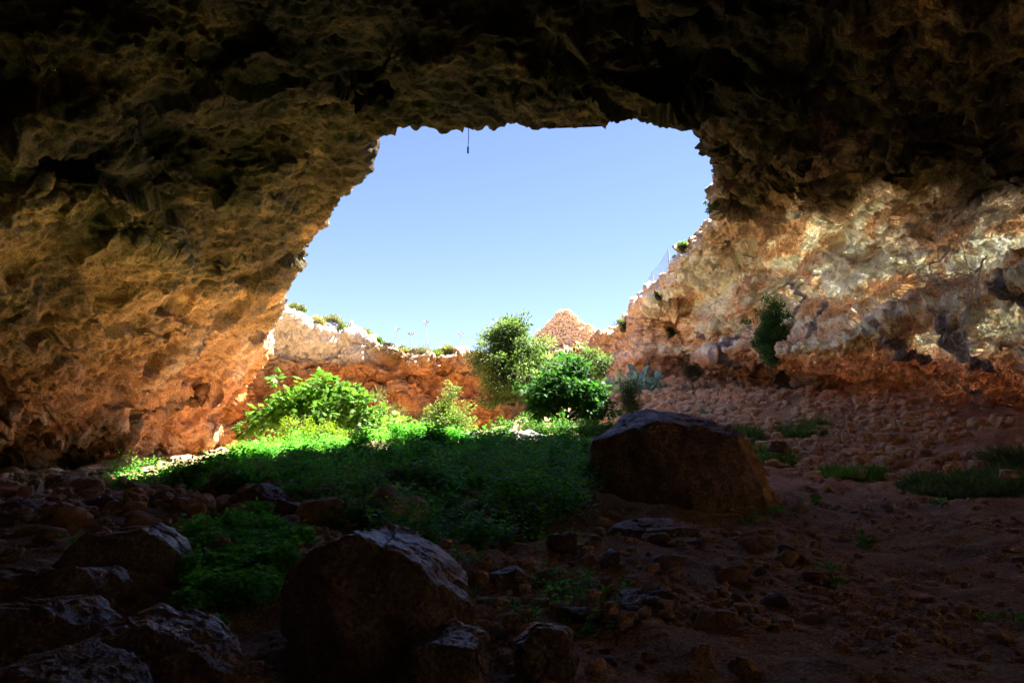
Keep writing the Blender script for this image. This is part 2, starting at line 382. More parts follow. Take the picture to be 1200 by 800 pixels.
# only displace inner vertices of the coarse part that are not shared
Vc2, nC = displace(Vc, Qc, .6); mb = boundary_mask(Vc, Qc)
Vc2[mb] = Vc[mb]
def rock_color(V, n):
    x, y, z = V.T
    mix = lambda a, b, t: a * (1 - t[:, None]) + np.array(b) * t[:, None]
    n1 = fbm(x * .5, y * .5, z * .6, 4, 61); n2 = fbm(x * 1.6, y * 1.6, z * 1.9, 4, 66); n3 = fbm(x * .22, y * .22, z * .3, 3, 71)
    right = sstep(5, 9, x); left = sstep(-4, -9, x); far = sstep(44, 52, y); low = sstep(8.5, 5, z)
    c = np.tile(np.array([.14, .10, .042]), (len(V), 1))                       # olive brown roof
    c = mix(c, (.10, .095, .035), sstep(0, .35, n2) * .7)                       # algae
    c = mix(c, (.44, .28, .11), sstep(.05, .35, n1) * .85)
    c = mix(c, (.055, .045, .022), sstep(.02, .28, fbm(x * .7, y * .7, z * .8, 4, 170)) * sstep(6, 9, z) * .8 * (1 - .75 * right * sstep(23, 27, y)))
    # left wall: ochre, orange further out and lower
    c = mix(c, (.40, .235, .10), left * sstep(9.5, 6.5, z) * (.75 + .25 * n1))
    c = mix(c, (.42, .21, .10), left * sstep(6.5, 3.0, z + n1 * 2 - .08 * (y - 30)) * .85)
    c = mix(c, (.60, .50, .44), left * sstep(.05, .35, n1) * sstep(5.5, 2, z) * sstep(44, 34, y) * .8)   # pale tufa knobs
    c = mix(c, (.26, .12, .07), left * sstep(.0, .3, fbm(x * .8, y * .8, z * .5, 4, 200)) * sstep(6.5, 3, z) * sstep(50, 40, y) * .75)
    c = mix(c, (.55, .48, .36), left * sstep(.1, .45, n3 + .4 * n2) * sstep(10, 7, z) * sstep(30, 38, y) * .7)
    c = mix(c, (.56, .25, .085), far * sstep(9.2, 7.2, z + 2.2 * n1 + n2) * (.85 + .15 * n2) * sstep(10, 6, x))
    c = mix(c, (.66, .24, .05), far * sstep(7, 4, z) * sstep(-.3, .3, n3) * .6)
    c = mix(c, (.26, .11, .05), far * sstep(.05, .3, noise(x * .9, y * .9, z * .25, 190) + .4 * n2) * sstep(9.5, 8, z) * .7)
    c = mix(c, (.50, .34, .20), far * sstep(.1, .3, noise(x * .35, y * .35, z * .7, 192) + .3 * n2) * .5)
    # right wall: buff, cream and rust
    nb = fbm(x * .3, y * .3, z * 1.1, 4, 180)
    rr = right * sstep(10.2 + 2.2 * sstep(24, 30, y), 9.2 + 2.2 * sstep(24, 30, y), z + n1)
    c = mix(c, (.54, .40, .26), rr)
    c = mix(c, (.80, .70, .55), rr * sstep(-.12, .12, nb + .3 * n2) * .9)
    c = mix(c, (.46, .29, .17), right * sstep(.08, .35, -nb + .4 * n3) * .65)
    seam = np.abs(noise(x * .3, y * .3, z * 2.2 + .6 * noise(x * .8, y * .8, z * .8, 3), 52)) + .12 * np.abs(n2)
    c = mix(c, (.10, .07, .055), (right + .5 * left * sstep(6, 4, z)) * sstep(.085, .03, seam) * sstep(-.2, .3, n1) * .7)
    c = mix(c, (.27, .13, .075), right * sstep(2.6, 1.7, z - (2.5 + .13 * (y - 24)) + .5 * n1) * .85)
    # dry weathered top
    up = sstep(.25, .6, n[:, 2]) * sstep(7.5, 9, z) * (z > plateau(x, y) - 1.6) * ((y > 31) | (z > 15))
    c = mix(c, (.66, .56, .44), up * .9)
    c = mix(c, (.74, .70, .62), sstep(-9, -13, x) * far * sstep(8.0, 9.0, z) * .9)
    c = mix(c, (.40, .23, .12), far * sstep(8.2, 9.0, z + .5 * n1) * sstep(-10, -4, x) * .7)
    # black seepage streaks
    for y0, wd, zt_, zb_ in ((42, .5, 8.8, 3.8), (28.9, .45, 6.6, 2.6), (26.0, .5, 6.4, 2.4), (36.2, .4, 9.8, 7.4), (34.2, .35, 8.2, 6.2), (47, .35, 9, 6.5), (23.2, .4, 8, 4.5)):
        s = 1 - np.abs(y - y0 + .25 * noise(x * .1, y * .5, z * .4, 82) * .6 + .08 * n2) / (wd * (1 + .4 * noise(x * .1, y * .1, z * 1.3, 83)) * (.5 + .5 * sstep(zb_, zt_, z)))
        c = mix(c, (.10, .10, .125), sstep(0, .45, s) * right * sstep(zt_ + .4, zt_ - .2, z) * sstep(zb_ - .4, zb_ + .4, z) * .85)
    s = noise(x * .35 + z * .12, y * .35, z * .1, 84) + .3 * n1
    c = mix(c, (.05, .04, .028), sstep(.12, .5, s) * (1 - right) * (1 - far) * .7)
    c = mix(c, (.03, .026, .02), sstep(-.2, .3, n3 + .5 * n1) * sstep(8.6, 10.6, z) * (1 - up) * sstep(33, 22, y) * .88)   # roof soot together with painted shade, darker deeper in the cave
    return np.clip(c * (1 + .25 * n2[:, None]) * (1.22 - .2 * up[:, None] + .15 * right[:, None] - (.25 + .3 * sstep(44, 34, y)) [:, None] * (left * sstep(8.5, 5, z))[:, None] - .5 * (far * (1 - up) * sstep(8, 2, x))[:, None]) * (1 - .6 * (sstep(8.2, 10.6, z + n1) * (1 - up) * (1 - far) * sstep(40, 26, y) * (1 - right * sstep(25, 31, y) * sstep(12.5, 11.5, z)))[:, None]), .012, .85)  # last factor paints more shade into the roof colour away from the opening
def emit_rock(V, Q, n, tagname):
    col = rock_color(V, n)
    cz = V[Q].mean(1); nz = n[Q].mean(1)
    top = (nz[:, 2] > .3) & (cz[:, 2] > 8.5)
    farm = (cz[:, 1] > 50) & ~top
    rm = (cz[:, 0] > 6.5) & ~farm & ~top & (cz[:, 2] < 10.5)
    lm = (cz[:, 0] < -9) & ~farm & ~top & (cz[:, 2] < 8)
    rest = ~(top | farm | rm | lm)
    # labels cannot be interpolated across the seam, so shared vertices simply repeat: positions match exactly
    for name, m, lab in (('plateau_ground', top, 'dry stony ground on top of the cave and cliffs'), ('far_cliff', farm, 'orange limestone cliff closing the far side of the sinkhole'),
                    ('cave_wall_right', rm, 'buff pitted cliff wall with black seepage streaks on the right'), ('cave_wall_left', lm, 'ochre and orange undercut cave wall on the left'),
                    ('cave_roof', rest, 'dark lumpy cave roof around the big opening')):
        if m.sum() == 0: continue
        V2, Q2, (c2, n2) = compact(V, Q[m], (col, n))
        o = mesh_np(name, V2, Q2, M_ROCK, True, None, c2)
        o.data.normals_split_custom_set_from_vertices(n2.tolist()) if False else None
        tag(o, lab, name.replace('_', ' ').replace(' left', '').replace(' right', ''), None, 'structure')
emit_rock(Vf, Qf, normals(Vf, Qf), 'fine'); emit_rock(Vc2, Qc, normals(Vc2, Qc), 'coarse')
print('rock', round(time.time() - T0, 1))

# ------------------------------------------------------------------ floor sheet
def axis(segs):
    out = []
    for a, b, st in segs: out += list(np.arange(a, b, st))
    return np.array(out)
ax_ = axis([(-400, -40, 40), (-40, -24, 1), (-24, -14, .16), (-14, 14, .075), (14, 20, .14), (20, 40, 1), (40, 440, 40)])
ay_ = axis([(-400, -20, 38), (-20, 2, .8), (2, 5, .12), (5, 16, .07), (16, 34, .11), (34, 64, .25), (64, 80, 1), (80, 440, 40)])
X, Y = np.meshgrid(ax_, ay_, indexing='ij')
inside = (np.abs(X) < 32) & (Y > -18) & (Y < 74)
Z = G(np.clip(X, -32, 32), np.clip(Y, -18, 74))
idx = np.arange(X.size).reshape(X.shape)
Qg = np.stack([idx[:-1, :-1], idx[1:, :-1], idx[1:, 1:], idx[:-1, 1:]], -1).reshape(-1, 4)
Vg = np.stack([X, Y, Z], -1).reshape(-1, 3)
def earth_color(V):
    x, y, z = V.T; z0 = x * 0
    n1 = fbm(x * .6, y * .6, z0, 4, 91); n2 = fbm(x * 3, y * 3, z0, 4, 95)
    mix = lambda a, b, t: a * (1 - t[:, None]) + np.array(b) * t[:, None]
    c = np.tile(np.array([.34, .225, .155]), (len(V), 1))
    c = mix(c, (.54, .37, .27), sstep(0, .35, n2) * .7)
    c = mix(c, (.58, .31, .20), sstep(17, 21, y + n1 * 3) * sstep(-1, 5, x) * .8)
    c = mix(c, (.36, .22, .13), sstep(20, 25, y + n1 * 3) * sstep(-9, -12, x) * .8)
    c = mix(c, (.34, .22, .12), sstep(26, 28, y) * .85)
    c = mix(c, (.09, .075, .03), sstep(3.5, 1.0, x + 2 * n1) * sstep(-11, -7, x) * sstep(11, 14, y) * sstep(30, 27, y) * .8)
    return np.clip(c * (1 + .3 * n1[:, None]), .01, .8)
M_EARTH = rock_material('earth', 2.2, rough=.95, bump=.9, var=.45, spec=.15)
gnd = mesh_np('ground', Vg, Qg, M_EARTH, True, None, earth_color(Vg))
tag(gnd, 'brown earth floor rising to a mound under the opening', 'ground', None, 'structure')
# plateau outside the modelled block, out to the horizon
rim0, rim1, y0_, y1_ = org[0] + .5, org[0] + (dims[0] - 1) * H - .5, org[1] + .5, org[1] + (dims[1] - 1) * H - .5
pv = [(-500, -500), (rim0, -500), (rim1, -500), (500, -500), (-500, y0_), (rim0, y0_), (rim1, y0_), (500, y0_), (-500, y1_), (rim0, y1_), (rim1, y1_), (500, y1_), (-500, 500), (rim0, 500), (rim1, 500), (500, 500)]
pv = np.array([(a, b, 10.4) for a, b in pv]); pq = [(i + 4 * j, i + 1 + 4 * j, i + 5 + 4 * j, i + 4 + 4 * j) for j in range(3) for i in range(3) if not (i == 1 and j == 1)]
tag(mesh_np('terrain', pv, pq, rock_material('dry_soil', .5, (.42, .34, .22)), False), 'dry plateau reaching away from the sinkhole', 'terrain', None, 'structure')
print('ground', round(time.time() - T0, 1))
# ------------------------------------------------------------------ things
from mathutils.bvhtree import BVHTree
_bv = BVHTree.FromPolygons(Vf.tolist(), Qf.tolist(), all_triangles=False)
def wall_hit(px, py):
    v = P(px, py, 1.0) - CAM; v /= np.linalg.norm(v)
    h = _bv.ray_cast(Vector(CAM), Vector(v))
    return (np.array(h[0]), np.array([-.8, -.6, 0.0]) if px > 600 else np.array([.8, -.6, 0.0])) if h[0] is not None else (P(px, py, 30), np.array([0, -1, 0]))
def ghit(px, py, dmin=3.0, dmax=60):
    d = np.linspace(dmin, dmax, 700); v = P(px, py, 1.0) - CAM
    p = CAM + v * (d / v[1])[:, None]
    g = G(p[:, 0], p[:, 1]); k = np.nonzero(p[:, 2] <= g)[0]
    i = k[0] if len(k) else len(d) - 1
    return np.array([p[i, 0], p[i, 1], g[i]])
def ground_at(x, y): return np.array([x, y, g1(x, y)])
def leaf_material(name, rough=.55, trans=.4, spec=.35):
    m, nt, b = new_mat(name); L = nt.links.new
    ca = N(nt, 'ShaderNodeVertexColor'); ca.layer_name = 'Col'
    L(ca.outputs[0], b.inputs['Base Color']); b.inputs['Roughness'].default_value = rough; b.inputs['Specular IOR Level'].default_value = spec
    tr = N(nt, 'ShaderNodeBsdfTranslucent'); sc = N(nt, 'ShaderNodeVectorMath', operation='MULTIPLY'); sc.inputs[1].default_value = (1.3, 1.5, .6)
    L(ca.outputs[0], sc.inputs[0]); L(sc.outputs[0], tr.inputs[0])
    mx = N(nt, 'ShaderNodeMixShader'); mx.inputs[0].default_value = trans
    L(b.outputs[0], mx.inputs[1]); L(tr.outputs[0], mx.inputs[2]); L(mx.outputs[0], nt.nodes['Material Output'].inputs[0])
    return m
M_LEAF = leaf_material('leaves', .5, .48, .25)
def plain(name, col, rough=.7, var=.3, sc=20, metal=0, spec=.4):
    m, nt, b = new_mat(name); L = nt.links.new
    tc = N(nt, 'ShaderNodeTexCoord'); n = N(nt, 'ShaderNodeTexNoise'); n.inputs['Scale'].default_value = sc; n.inputs['Detail'].default_value = 4
    L(tc.outputs['Object'], n.inputs['Vector'])
    r = N(nt, 'ShaderNodeMapRange'); r.inputs[1].default_value = .3; r.inputs[2].default_value = .7; r.inputs[3].default_value = 1 - var; r.inputs[4].default_value = 1 + var
    L(n.outputs['Fac'], r.inputs[0]); s = N(nt, 'ShaderNodeVectorMath', operation='SCALE'); s.inputs[0].default_value = col
    L(r.outputs[0], s.inputs['Scale']); L(s.outputs[0], b.inputs['Base Color'])
    bp = N(nt, 'ShaderNodeBump'); bp.inputs['Strength'].default_value = .5; bp.inputs['Distance'].default_value = .3 / sc
    L(n.outputs['Fac'], bp.inputs['Height']); L(bp.outputs[0], b.inputs['Normal'])
    b.inputs['Roughness'].default_value = rough; b.inputs['Metallic'].default_value = metal; b.inputs['Specular IOR Level'].default_value = spec
    return m
M_BARK = plain('bark', (.16, .12, .085), .9, .4, 14)
M_STEM = plain('green_stem', (.10, .14, .05), .8, .3, 30)
M_DRY = plain('dry_wood', (.80, .78, .76), .8, .25, 30)

FIG = np.array([(0, 0), (.32, .02), (.22, .22), (.52, .38), (.26, .48), (.30, .78), (.10, .66), (0, 1.02), (-.10, .66), (-.30, .78), (-.26, .48), (-.52, .38), (-.22, .22), (-.32, .02)])
OVAL = np.array([(0, 0), (.22, .3), (.2, .65), (0, 1), (-.2, .65), (-.22, .3)])
SLIM = np.array([(-.05, 0), (.05, 0), (.07, .5), (0, 1), (-.07, .5)])
TOOTH = np.array([(0, 0), (.3, .12), (.22, .35), (.34, .45), (.14, .68), (0, 1), (-.14, .68), (-.34, .45), (-.22, .35), (-.3, .12)])
def leaves(pos, ax, up, size, outline, fold=.15):
    ax = ax / (np.linalg.norm(ax, axis=1)[:, None] + 1e-9)
    sd = np.cross(ax, up); sd /= (np.linalg.norm(sd, axis=1)[:, None] + 1e-9)
    nn = np.cross(sd, ax); k = len(outline)
    a = outline[:, 1]; s = outline[:, 0]
    V = pos[:, None] + size[:, None, None] * (ax[:, None] * a[None, :, None] + sd[:, None] * s[None, :, None] - nn[:, None] * (fold * np.abs(s) + .25 * a * a)[None, :, None])
    F = np.arange(len(pos) * k).reshape(-1, k)
    return V.reshape(-1, 3), F
def leafcol(n, k, base, alt=None, var=.3, r=rng):
    c = np.array(base) * (1 + var * (r.random((n, 1)) * 2 - 1))
    if alt is not None:
        t = r.random((n, 1)) ** 2; c = c * (1 - t) + np.array(alt) * t
    return np.repeat(np.clip(c, .005, .7), k, 0)
def tubes(lines, sides=6):
    """lines: list of (pts, radii)"""
    Vs, Fs, o = [], [], 0
    for pts, rad in lines:
        pts = np.asarray(pts, float); rad = np.asarray(rad, float); n = len(pts)
        T = np.gradient(pts, axis=0); T /= np.linalg.norm(T, axis=1)[:, None] + 1e-9
        ref = np.array([0.3, 0.9, 0.2]) if abs(T[0, 2]) > .5 else np.array([0, 0, 1.0])
        A = np.cross(T, ref); A /= np.linalg.norm(A, axis=1)[:, None] + 1e-9; B = np.cross(T, A)
        th = np.arange(sides) * 2 * math.pi / sides
        ring = pts[:, None] + rad[:, None, None] * (A[:, None] * np.cos(th)[None, :, None] + B[:, None] * np.sin(th)[None, :, None])
        Vs.append(ring.reshape(-1, 3))
        i = np.arange(n - 1)[:, None] * sides + np.arange(sides)[None]; j = np.arange(n - 1)[:, None] * sides + (np.arange(sides) + 1)[None] % sides
        Fs.append(np.stack([i, j, j + sides, i + sides], -1).reshape(-1, 4) + o); o += n * sides
    return np.concatenate(Vs), np.concatenate(Fs)
def bend(a, b, n=6, wob=.1, r=rng):
    a = np.array(a, float); b = np.array(b, float); t = np.linspace(0, 1, n)[:, None]
    L = np.linalg.norm(b - a); m = r.normal(size=3) * wob * L; m2 = r.normal(size=(n, 3)) * wob * L * .25
    m2[0] = m2[-1] = 0
    return a + (b - a) * t + m * (4 * t * (1 - t)) * .6 + m2
def plant(name, loc, blobs, label, cat, group=None, leaf=OVAL, size=.1, n=3000, col=(.07, .12, .03), alt=None, clump=.45, dens=1.0, droop=.3, trunk=.12, seed=1, parts=('trunk', 'crown'), limbs=True, shell=.55, flowers=0, var=.3, upward=.0):
    r = np.random.default_rng(seed); root = empty(name, loc, label, cat, group); loc = np.asarray(loc, float)
    vol = np.array([b[3] * b[4] * b[5] for b in blobs]); vol = vol / vol.sum()
    nc = max(8, int(sum(b[3] * b[4] * b[5] for b in blobs) ** .8 * 12 / clump ** 1.5)); nc = min(nc, 260)
    ci = r.choice(len(blobs), nc, p=vol); B = np.array(blobs, float)[ci]
    u = r.normal(size=(nc, 3)); u /= np.linalg.norm(u, axis=1)[:, None]
    rr = (shell + (1 - shell) * r.random(nc)) * (1 + .26 * r.normal(size=nc))
    C = B[:, :3] + u * B[:, 3:] * rr[:, None] * .85
    cr = clump * (.55 + .8 * r.random(nc))
    k = r.choice(nc, n, p=cr ** 2 / (cr ** 2).sum())
    v = r.normal(size=(n, 3)); v /= np.linalg.norm(v, axis=1)[:, None]
    q = (r.random(n) ** .45) * cr[k]
    pos = C[k] + v * q[:, None] * np.array([1, 1, .72])
    ax = v * .8 + u[k] * .5 + r.normal(size=(n, 3)) * .45; ax[:, 2] += upward - droop
    up = v * .3 + r.normal(size=(n, 3)) * .4 + np.array([0, 0, 1.0])
    V, F = leaves(pos, ax, up, size * (.6 + .7 * r.random(n)), leaf)
    cl = leafcol(n, len(leaf), col, alt, var, r) * np.repeat(.8 + .4 * r.random(nc), 1)[k].repeat(len(leaf))[:, None]
    mesh_np(parts[1], V, F, M_LEAF, False, root, cl)
    L = []
    top = np.array([np.average([b[0] for b in blobs], weights=vol), np.average([b[1] for b in blobs], weights=vol), np.average([b[2] for b in blobs], weights=vol)])
    fork = top * .45; tp = bend((0, 0, -.15), fork, 5, .06, r); L.append((tp, np.linspace(trunk, trunk * .7, 5)))
    if limbs:
        for b in blobs:
            e = np.array(b[:3]); mid = bend(fork, e, 6, .12, r); L.append((mid, np.linspace(trunk * .62, trunk * .2, 6)))
        for i in range(min(nc, 90)):
            bl = np.array(B[i, :3]); s = bl * .8 + fork * .2
            L.append((bend(s, C[i], 5, .14, r), np.linspace(trunk * .22, trunk * .05, 5)))
    V, F = tubes(L); mesh_np(parts[0], V, F, M_BARK, True, root)
    if flowers:
        i = r.choice(n, flowers); pz = pos[i] + u[k[i]] * .08
        mp_ = plain('white_petals', (.8, .8, .75), .6, .1)
        for q3 in pz:
            V, F = leaves(np.zeros((5, 3)), r.normal(size=(5, 3)), r.normal(size=(5, 3)), np.full(5, .08), OVAL)
            mesh_np('flower', V, F, mp_, False, root).location = q3
    return root
def px2m(px, d): return px * d / FPX

# ---- trees and large shrubs in the sinkhole
b = ground_at(*P(372, 500, 30.0)[:2])
s = 30 / FPX
plant('fig_bush', b, [(x_ * 1.18, y_, z_ + .75, rx_, ry_, rz_) for x_, y_, z_, rx_, ry_, rz_ in [(0, 0, 1.3, 1.5, 1.3, .9), (-1.6, .2, 1.35, 1.1, 1.0, .6), (-2.2, .1, .9, .6, .7, .4), (1.4, .3, 1.3, 1.1, 1.1, .8), (.1, 0, 2.5, .9, .9, .7), (-.6, -.2, 1.9, 1.1, 1, .7), (2.3, .2, 1.0, .8, .8, .6), (.9, 0, 2.0, .8, .8, .7), (.5, 0, .2, 1.8, 1, .6)]],
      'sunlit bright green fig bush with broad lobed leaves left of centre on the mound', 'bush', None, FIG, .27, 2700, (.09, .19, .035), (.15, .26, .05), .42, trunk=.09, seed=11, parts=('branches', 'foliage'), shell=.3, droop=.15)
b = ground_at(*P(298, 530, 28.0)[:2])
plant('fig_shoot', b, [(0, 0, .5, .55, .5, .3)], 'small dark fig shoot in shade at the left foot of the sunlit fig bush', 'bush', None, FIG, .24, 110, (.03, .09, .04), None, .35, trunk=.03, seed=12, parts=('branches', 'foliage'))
b = ground_at(*P(362, 530, 26.6)[:2])
plant('spurge_bush', b, [(0, 0, .55, 1.0, .6, .45), (.8, .1, .4, .7, .5, .35), (-.6, 0, .35, .6, .5, .35)], 'yellow green fine leaved bush lit by the sun in front of the fig bush', 'bush', None, OVAL, .075, 7000, (.15, .22, .02), (.24, .30, .035), .28, trunk=.03, seed=13, parts=('branches', 'foliage'), shell=.2, droop=-.5)
b = ground_at(*P(517, 510, 33.0)[:2])
plant('young_tree', b, [(0, 0, 2.1, 1.0, .9, .9), (-.5, 0, 1.5, .9, .8, .7), (.5, 0, 1.5, .9, .8, .8), (.35, 0, 3.1, .4, .4, .5), (0, 0, .8, 1, .8, .6)], 'rounded pale green young tree with a narrow tip in front of the orange cliff', 'tree', None, OVAL, .11, 7000, (.13, .21, .055), (.22, .30, .10), .36, trunk=.07, seed=14, shell=.25, droop=-.1)
b = ground_at(*P(447, 512, 34.0)[:2])
plant('wispy_shrub', b, [(0, 0, 2.0, .5, .4, .6), (.5, 0, 2.5, .3, .3, .5), (-.4, 0, 3.0, .3, .3, .4), (0, 0, 1.2, .6, .5, .5)], 'thin wispy grey green shrub between the fig bush and the young tree', 'shrub', None, SLIM, .2, 1200, (.13, .18, .09), None, .4, trunk=.03, seed=15, parts=('branches', 'foliage'), droop=-.4)
b = ground_at(*P(590, 505, 42.0)[:2]); q = 42 / FPX
def rel(px, py, d, b): p = P(px, py, d); return tuple(p - b)
plant('carob_tree', b, [(*rel(597, 390, 42, b), 1.6, 1.5, 1.0), (*rel(586, 425, 41.5, b), 1.7, 1.6, 1.2), (*rel(604, 408, 42, b), 1.7, 1.5, .9), (*rel(640, 450, 42, b), 1.6, 1.5, 1.0), (*rel(628, 423, 42.5, b), 1.5, 1.5, .8), (*rel(612, 447, 41, b), 1.9, 1.6, 1.1), (*rel(660, 430, 43, b), 1.8, 1.6, .9), (*rel(692, 426, 43.5, b), 1.3, 1.3, .9), (*rel(578, 468, 41, b), .9, .9, .8)],
      'tall spreading grey green carob tree standing against the orange cliff below the ruin', 'tree', None, OVAL, .16, 52000, (.10, .15, .06), (.19, .25, .11), .55, trunk=.2, seed=16, shell=.45, droop=.1)
b = ground_at(*P(662, 512, 33.0)[:2])
plant('fig_tree', b, [(*rel(662, 446, 33, b), 1.5, 1.3, 1.1), (*rel(685, 462, 33, b), 1.2, 1.1, .8), (*rel(645, 462, 33, b), 1.2, 1.1, .8), (*rel(640, 475, 33, b), 1.1, 1.1, .8), (*rel(692, 478, 33, b), 1.0, 1.1, .8), (*rel(675, 430, 33.5, b), .8, .9, .6), (*rel(622, 492, 32.5, b), .6, .8, .5), (*rel(696, 468, 33, b), .6, .8, .6), (*rel(655, 500, 32, b), 1.3, .8, .4)],
      'dark green fig tree in shade in the middle of the opening', 'tree', None, FIG, .22, 5200, (.028, .085, .025), (.05, .14, .035), .45, trunk=.11, seed=17, shell=.35, droop=.15)  # leaf green set darker, painting in the shade over the tree
b = ground_at(*P(640, 520, 30.5)[:2])
plant('bramble', b, [(-1.6, 0, .75, .9, .6, .5), (-.6, .2, .95, .9, .6, .55), (.5, 0, .8, 1.0, .6, .5), (1.5, .1, 1.0, .8, .6, .6), (2.4, 0, .9, .7, .6, .6), (0, 0, .3, 2.6, .6, .4)],
      'low tangled green bramble under the carob and dark fig trees', 'bush', None, OVAL, .11, 9000, (.06, .15, .035), (.12, .24, .05), .4, trunk=.04, seed=27, parts=('stem', 'foliage'), shell=.2, droop=0)
for (px, py, d, w_, h_, lab, c, sd, sz) in (
    (740, 505, 37, 30, 62, 'narrow dark feathery shrub between the fig tree and the stony slope', (.03, .07, .035), 21, .14),
    (812, 447, 45, 34, 44, 'dark rounded shrub at the cliff foot right of the blue prickly pear', (.025, .05, .025), 22, .12),
    (700, 508, 32, 30, 22, 'low green leafy shrub left of the big brown boulder', (.05, .14, .03), 23, .1)):
    b = ground_at(*P(px, py, d)[:2]); w2 = px2m(w_, d) / 2; h2 = px2m(h_, d)
    plant('shrub', b, [(0, 0, h2 * .45, w2, w2, h2 * .42), (w2 * .3, 0, h2 * .75, w2 * .5, w2 * .5, h2 * .25), (-w2 * .4, 0, h2 * .6, w2 * .5, w2 * .5, h2 * .25)], lab, 'shrub', None, SLIM if sd != 23 else OVAL, sz, 3500, c, None, w2 * .45, trunk=.04, seed=sd, parts=('stem', 'foliage'), shell=.2, droop=-.5)

# ---- prickly pears
M_PAD = plain('sunlit_cactus_skin', (.38, .50, .30), .6, .25, 9)  # paler skin: sunlight on the pads is put into the colour
M_PADB = plain('shaded_blue_cactus_skin', (.17, .34, .28), .6, .25, 9)  # same plant in shade: the bluish shade tone is painted into the skin
def pad_mesh(m, name):
    V, F = [], []; nu, nv = 10, 12
    for i in range(nu + 1):
        a = i / nu * math.pi
        for j in range(nv):
            t = j / nv * 2 * math.pi; w_ = math.sin(a) * (.75 + .35 * (1 - i / nu))
            V.append((.36 * w_ * math.cos(t), .07 * w_ * math.sin(t), .5 + .5 * -math.cos(a) * -1 if False else .5 - .5 * math.cos(a)))
    for i in range(nu):
        for j in range(nv): F.append((i * nv + j, i * nv + (j + 1) % nv, (i + 1) * nv + (j + 1) % nv, (i + 1) * nv + j))
    V = np.array(V); V[:, 0] *= (1 - .35 * (1 - V[:, 2]) ** 2)
    V[:, :2] += .015 * np.stack([noise(V[:, 0] * 6, V[:, 1] * 6, V[:, 2] * 6, 1), noise(V[:, 0] * 5, V[:, 1] * 5, V[:, 2] * 5, 2)], 1)
    o = mesh_np(name, V, F, m, True); me = o.data; bpy.data.objects.remove(o); return me
def prickly(loc, mat, n, w_, h_, label, seed, ps):
    r = random.Random(seed); root = empty('prickly_pear', loc, label, 'cactus', 'prickly pears on the stony slope', 0)
    me = pad_mesh(mat, 'pad'); tips = []
    for i in range(max(3, n // 4)):
        tips.append((Vector((r.uniform(-w_, w_) * .6, r.uniform(-.5, .5), -.1)), 0))
    k = 0
    while k < n:
        tp, lv = tips[r.randrange(len(tips))]
        if tp.z > h_ * (1 - (tp.x / w_) ** 2 * .6): 
            tips.append((Vector((r.uniform(-w_, w_) * .8, r.uniform(-.6, .6), r.uniform(-.1, .2))), 0)); k += .2; continue
        o = bpy.data.objects.new('pad', me); COL.objects.link(o); o.parent = root
        s_ = ps * r.uniform(.75, 1.15); o.scale = (s_, s_, s_)
        o.location = tp; o.rotation_euler = (r.uniform(-.5, .5), r.uniform(-1.05, 1.05) + .25 * tp.x / w_, r.uniform(-1.2, 1.2)); o.rotation_mode = 'XYZ'
        M = o.rotation_euler.to_matrix(); tips.append((tp + M @ Vector((r.uniform(-.12, .12) * s_, 0, s_ * .92)), lv + 1)); k += 1
    return root
b = ground_at(*P(727, 450, 48)[:2]); print('pear', b, P(716,452,49)); prickly(b, M_PAD, 60, 1.25, 2.6, 'sunlit pale green prickly pear behind the dark fig tree', 4, .55)
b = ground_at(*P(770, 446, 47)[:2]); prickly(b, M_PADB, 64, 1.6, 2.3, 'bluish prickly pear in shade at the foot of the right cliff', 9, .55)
b = ground_at(*P(828, 492, 36)[:2]); prickly(b, M_PADB, 9, .6, .45, 'small low prickly pear among pale stones above the big boulder', 10, .34)

# ---- plants on the cliffs
h, nn = wall_hit(920, 385)
c0 = h + nn * 1.1
pl = plant('caper_shrub', c0, [(0, 0, .1, 1.1, .7, 1.2), (-.2, -.35, -.7, .9, .6, 1.0), (-.35, -.6, -1.5, .6, .45, .7), (.1, 0, 1.0, .7, .45, .6), (-.2, -.2, -.3, .9, .6, .9)], 'dark green hanging bush with white flowers on the right cliff face', 'bush', None, OVAL, .11, 14000, (.08, .18, .07), (.1, .2, .08), .3, trunk=.04, seed=31, parts=('stem', 'foliage'), shell=.2, droop=.9, flowers=9)
ledge = [(789, 388, .35, 'small dark bush rooted in the middle of the right cliff', (.04, .08, .03)), (731, 379, .5, 'pale flowering bush on the cliff corner beside the stone pillar', (.16, .19, .09)),
         (772, 344, .3, 'grey green tuft high on the right cliff below the net fence', (.12, .15, .08)), (803, 288, .35, 'green tuft on the cliff edge above the net fence', (.13, .17, .06)),
         (838, 238, .3, 'tiny tuft on the right rim under the roof overhang', (.12, .15, .05))]
for i, (px, py, s_, lab, c) in enumerate(ledge):
    h, nn = wall_hit(px, py + 3)
    plant('cliff_bush', h + nn * s_ * .55, [(0, 0, s_ * .5, s_, s_, s_ * .8), (s_ * .3, 0, -s_ * .3, s_ * .7, s_ * .7, s_ * .7)], lab, 'bush', 'bushes growing on the cliffs', OVAL, .09, int(900 + 2200 * s_), c, None, s_ * .4, trunk=.02, seed=40 + i, parts=('stem', 'foliage'), shell=.2, droop=.0)
_top = BVHTree.FromPolygons(Vc2.tolist(), Qc.tolist(), all_triangles=False)
def topz(x, y):
    zz = []
    for t in (_bv, _top):
        h = t.ray_cast(Vector((x, y, 30)), Vector((0, 0, -1)))
        if h[0] is not None: zz.append(h[0].z)
    return max(zz) if zz else 0
def rim_point(px, d): 
    """point on top of the far cliff edge, seen at photo column px"""
    for dd in np.arange(49, 68, .3):
        x = (px - 600) / FPX * dd * 1.01; z = topz(x, dd)
        if z > 7.8: break
    dd += .7 if d < 62.3 else d - dd; x = (px - 600) / FPX * dd * 1.01
    return np.array([x, dd, topz(x, dd)])
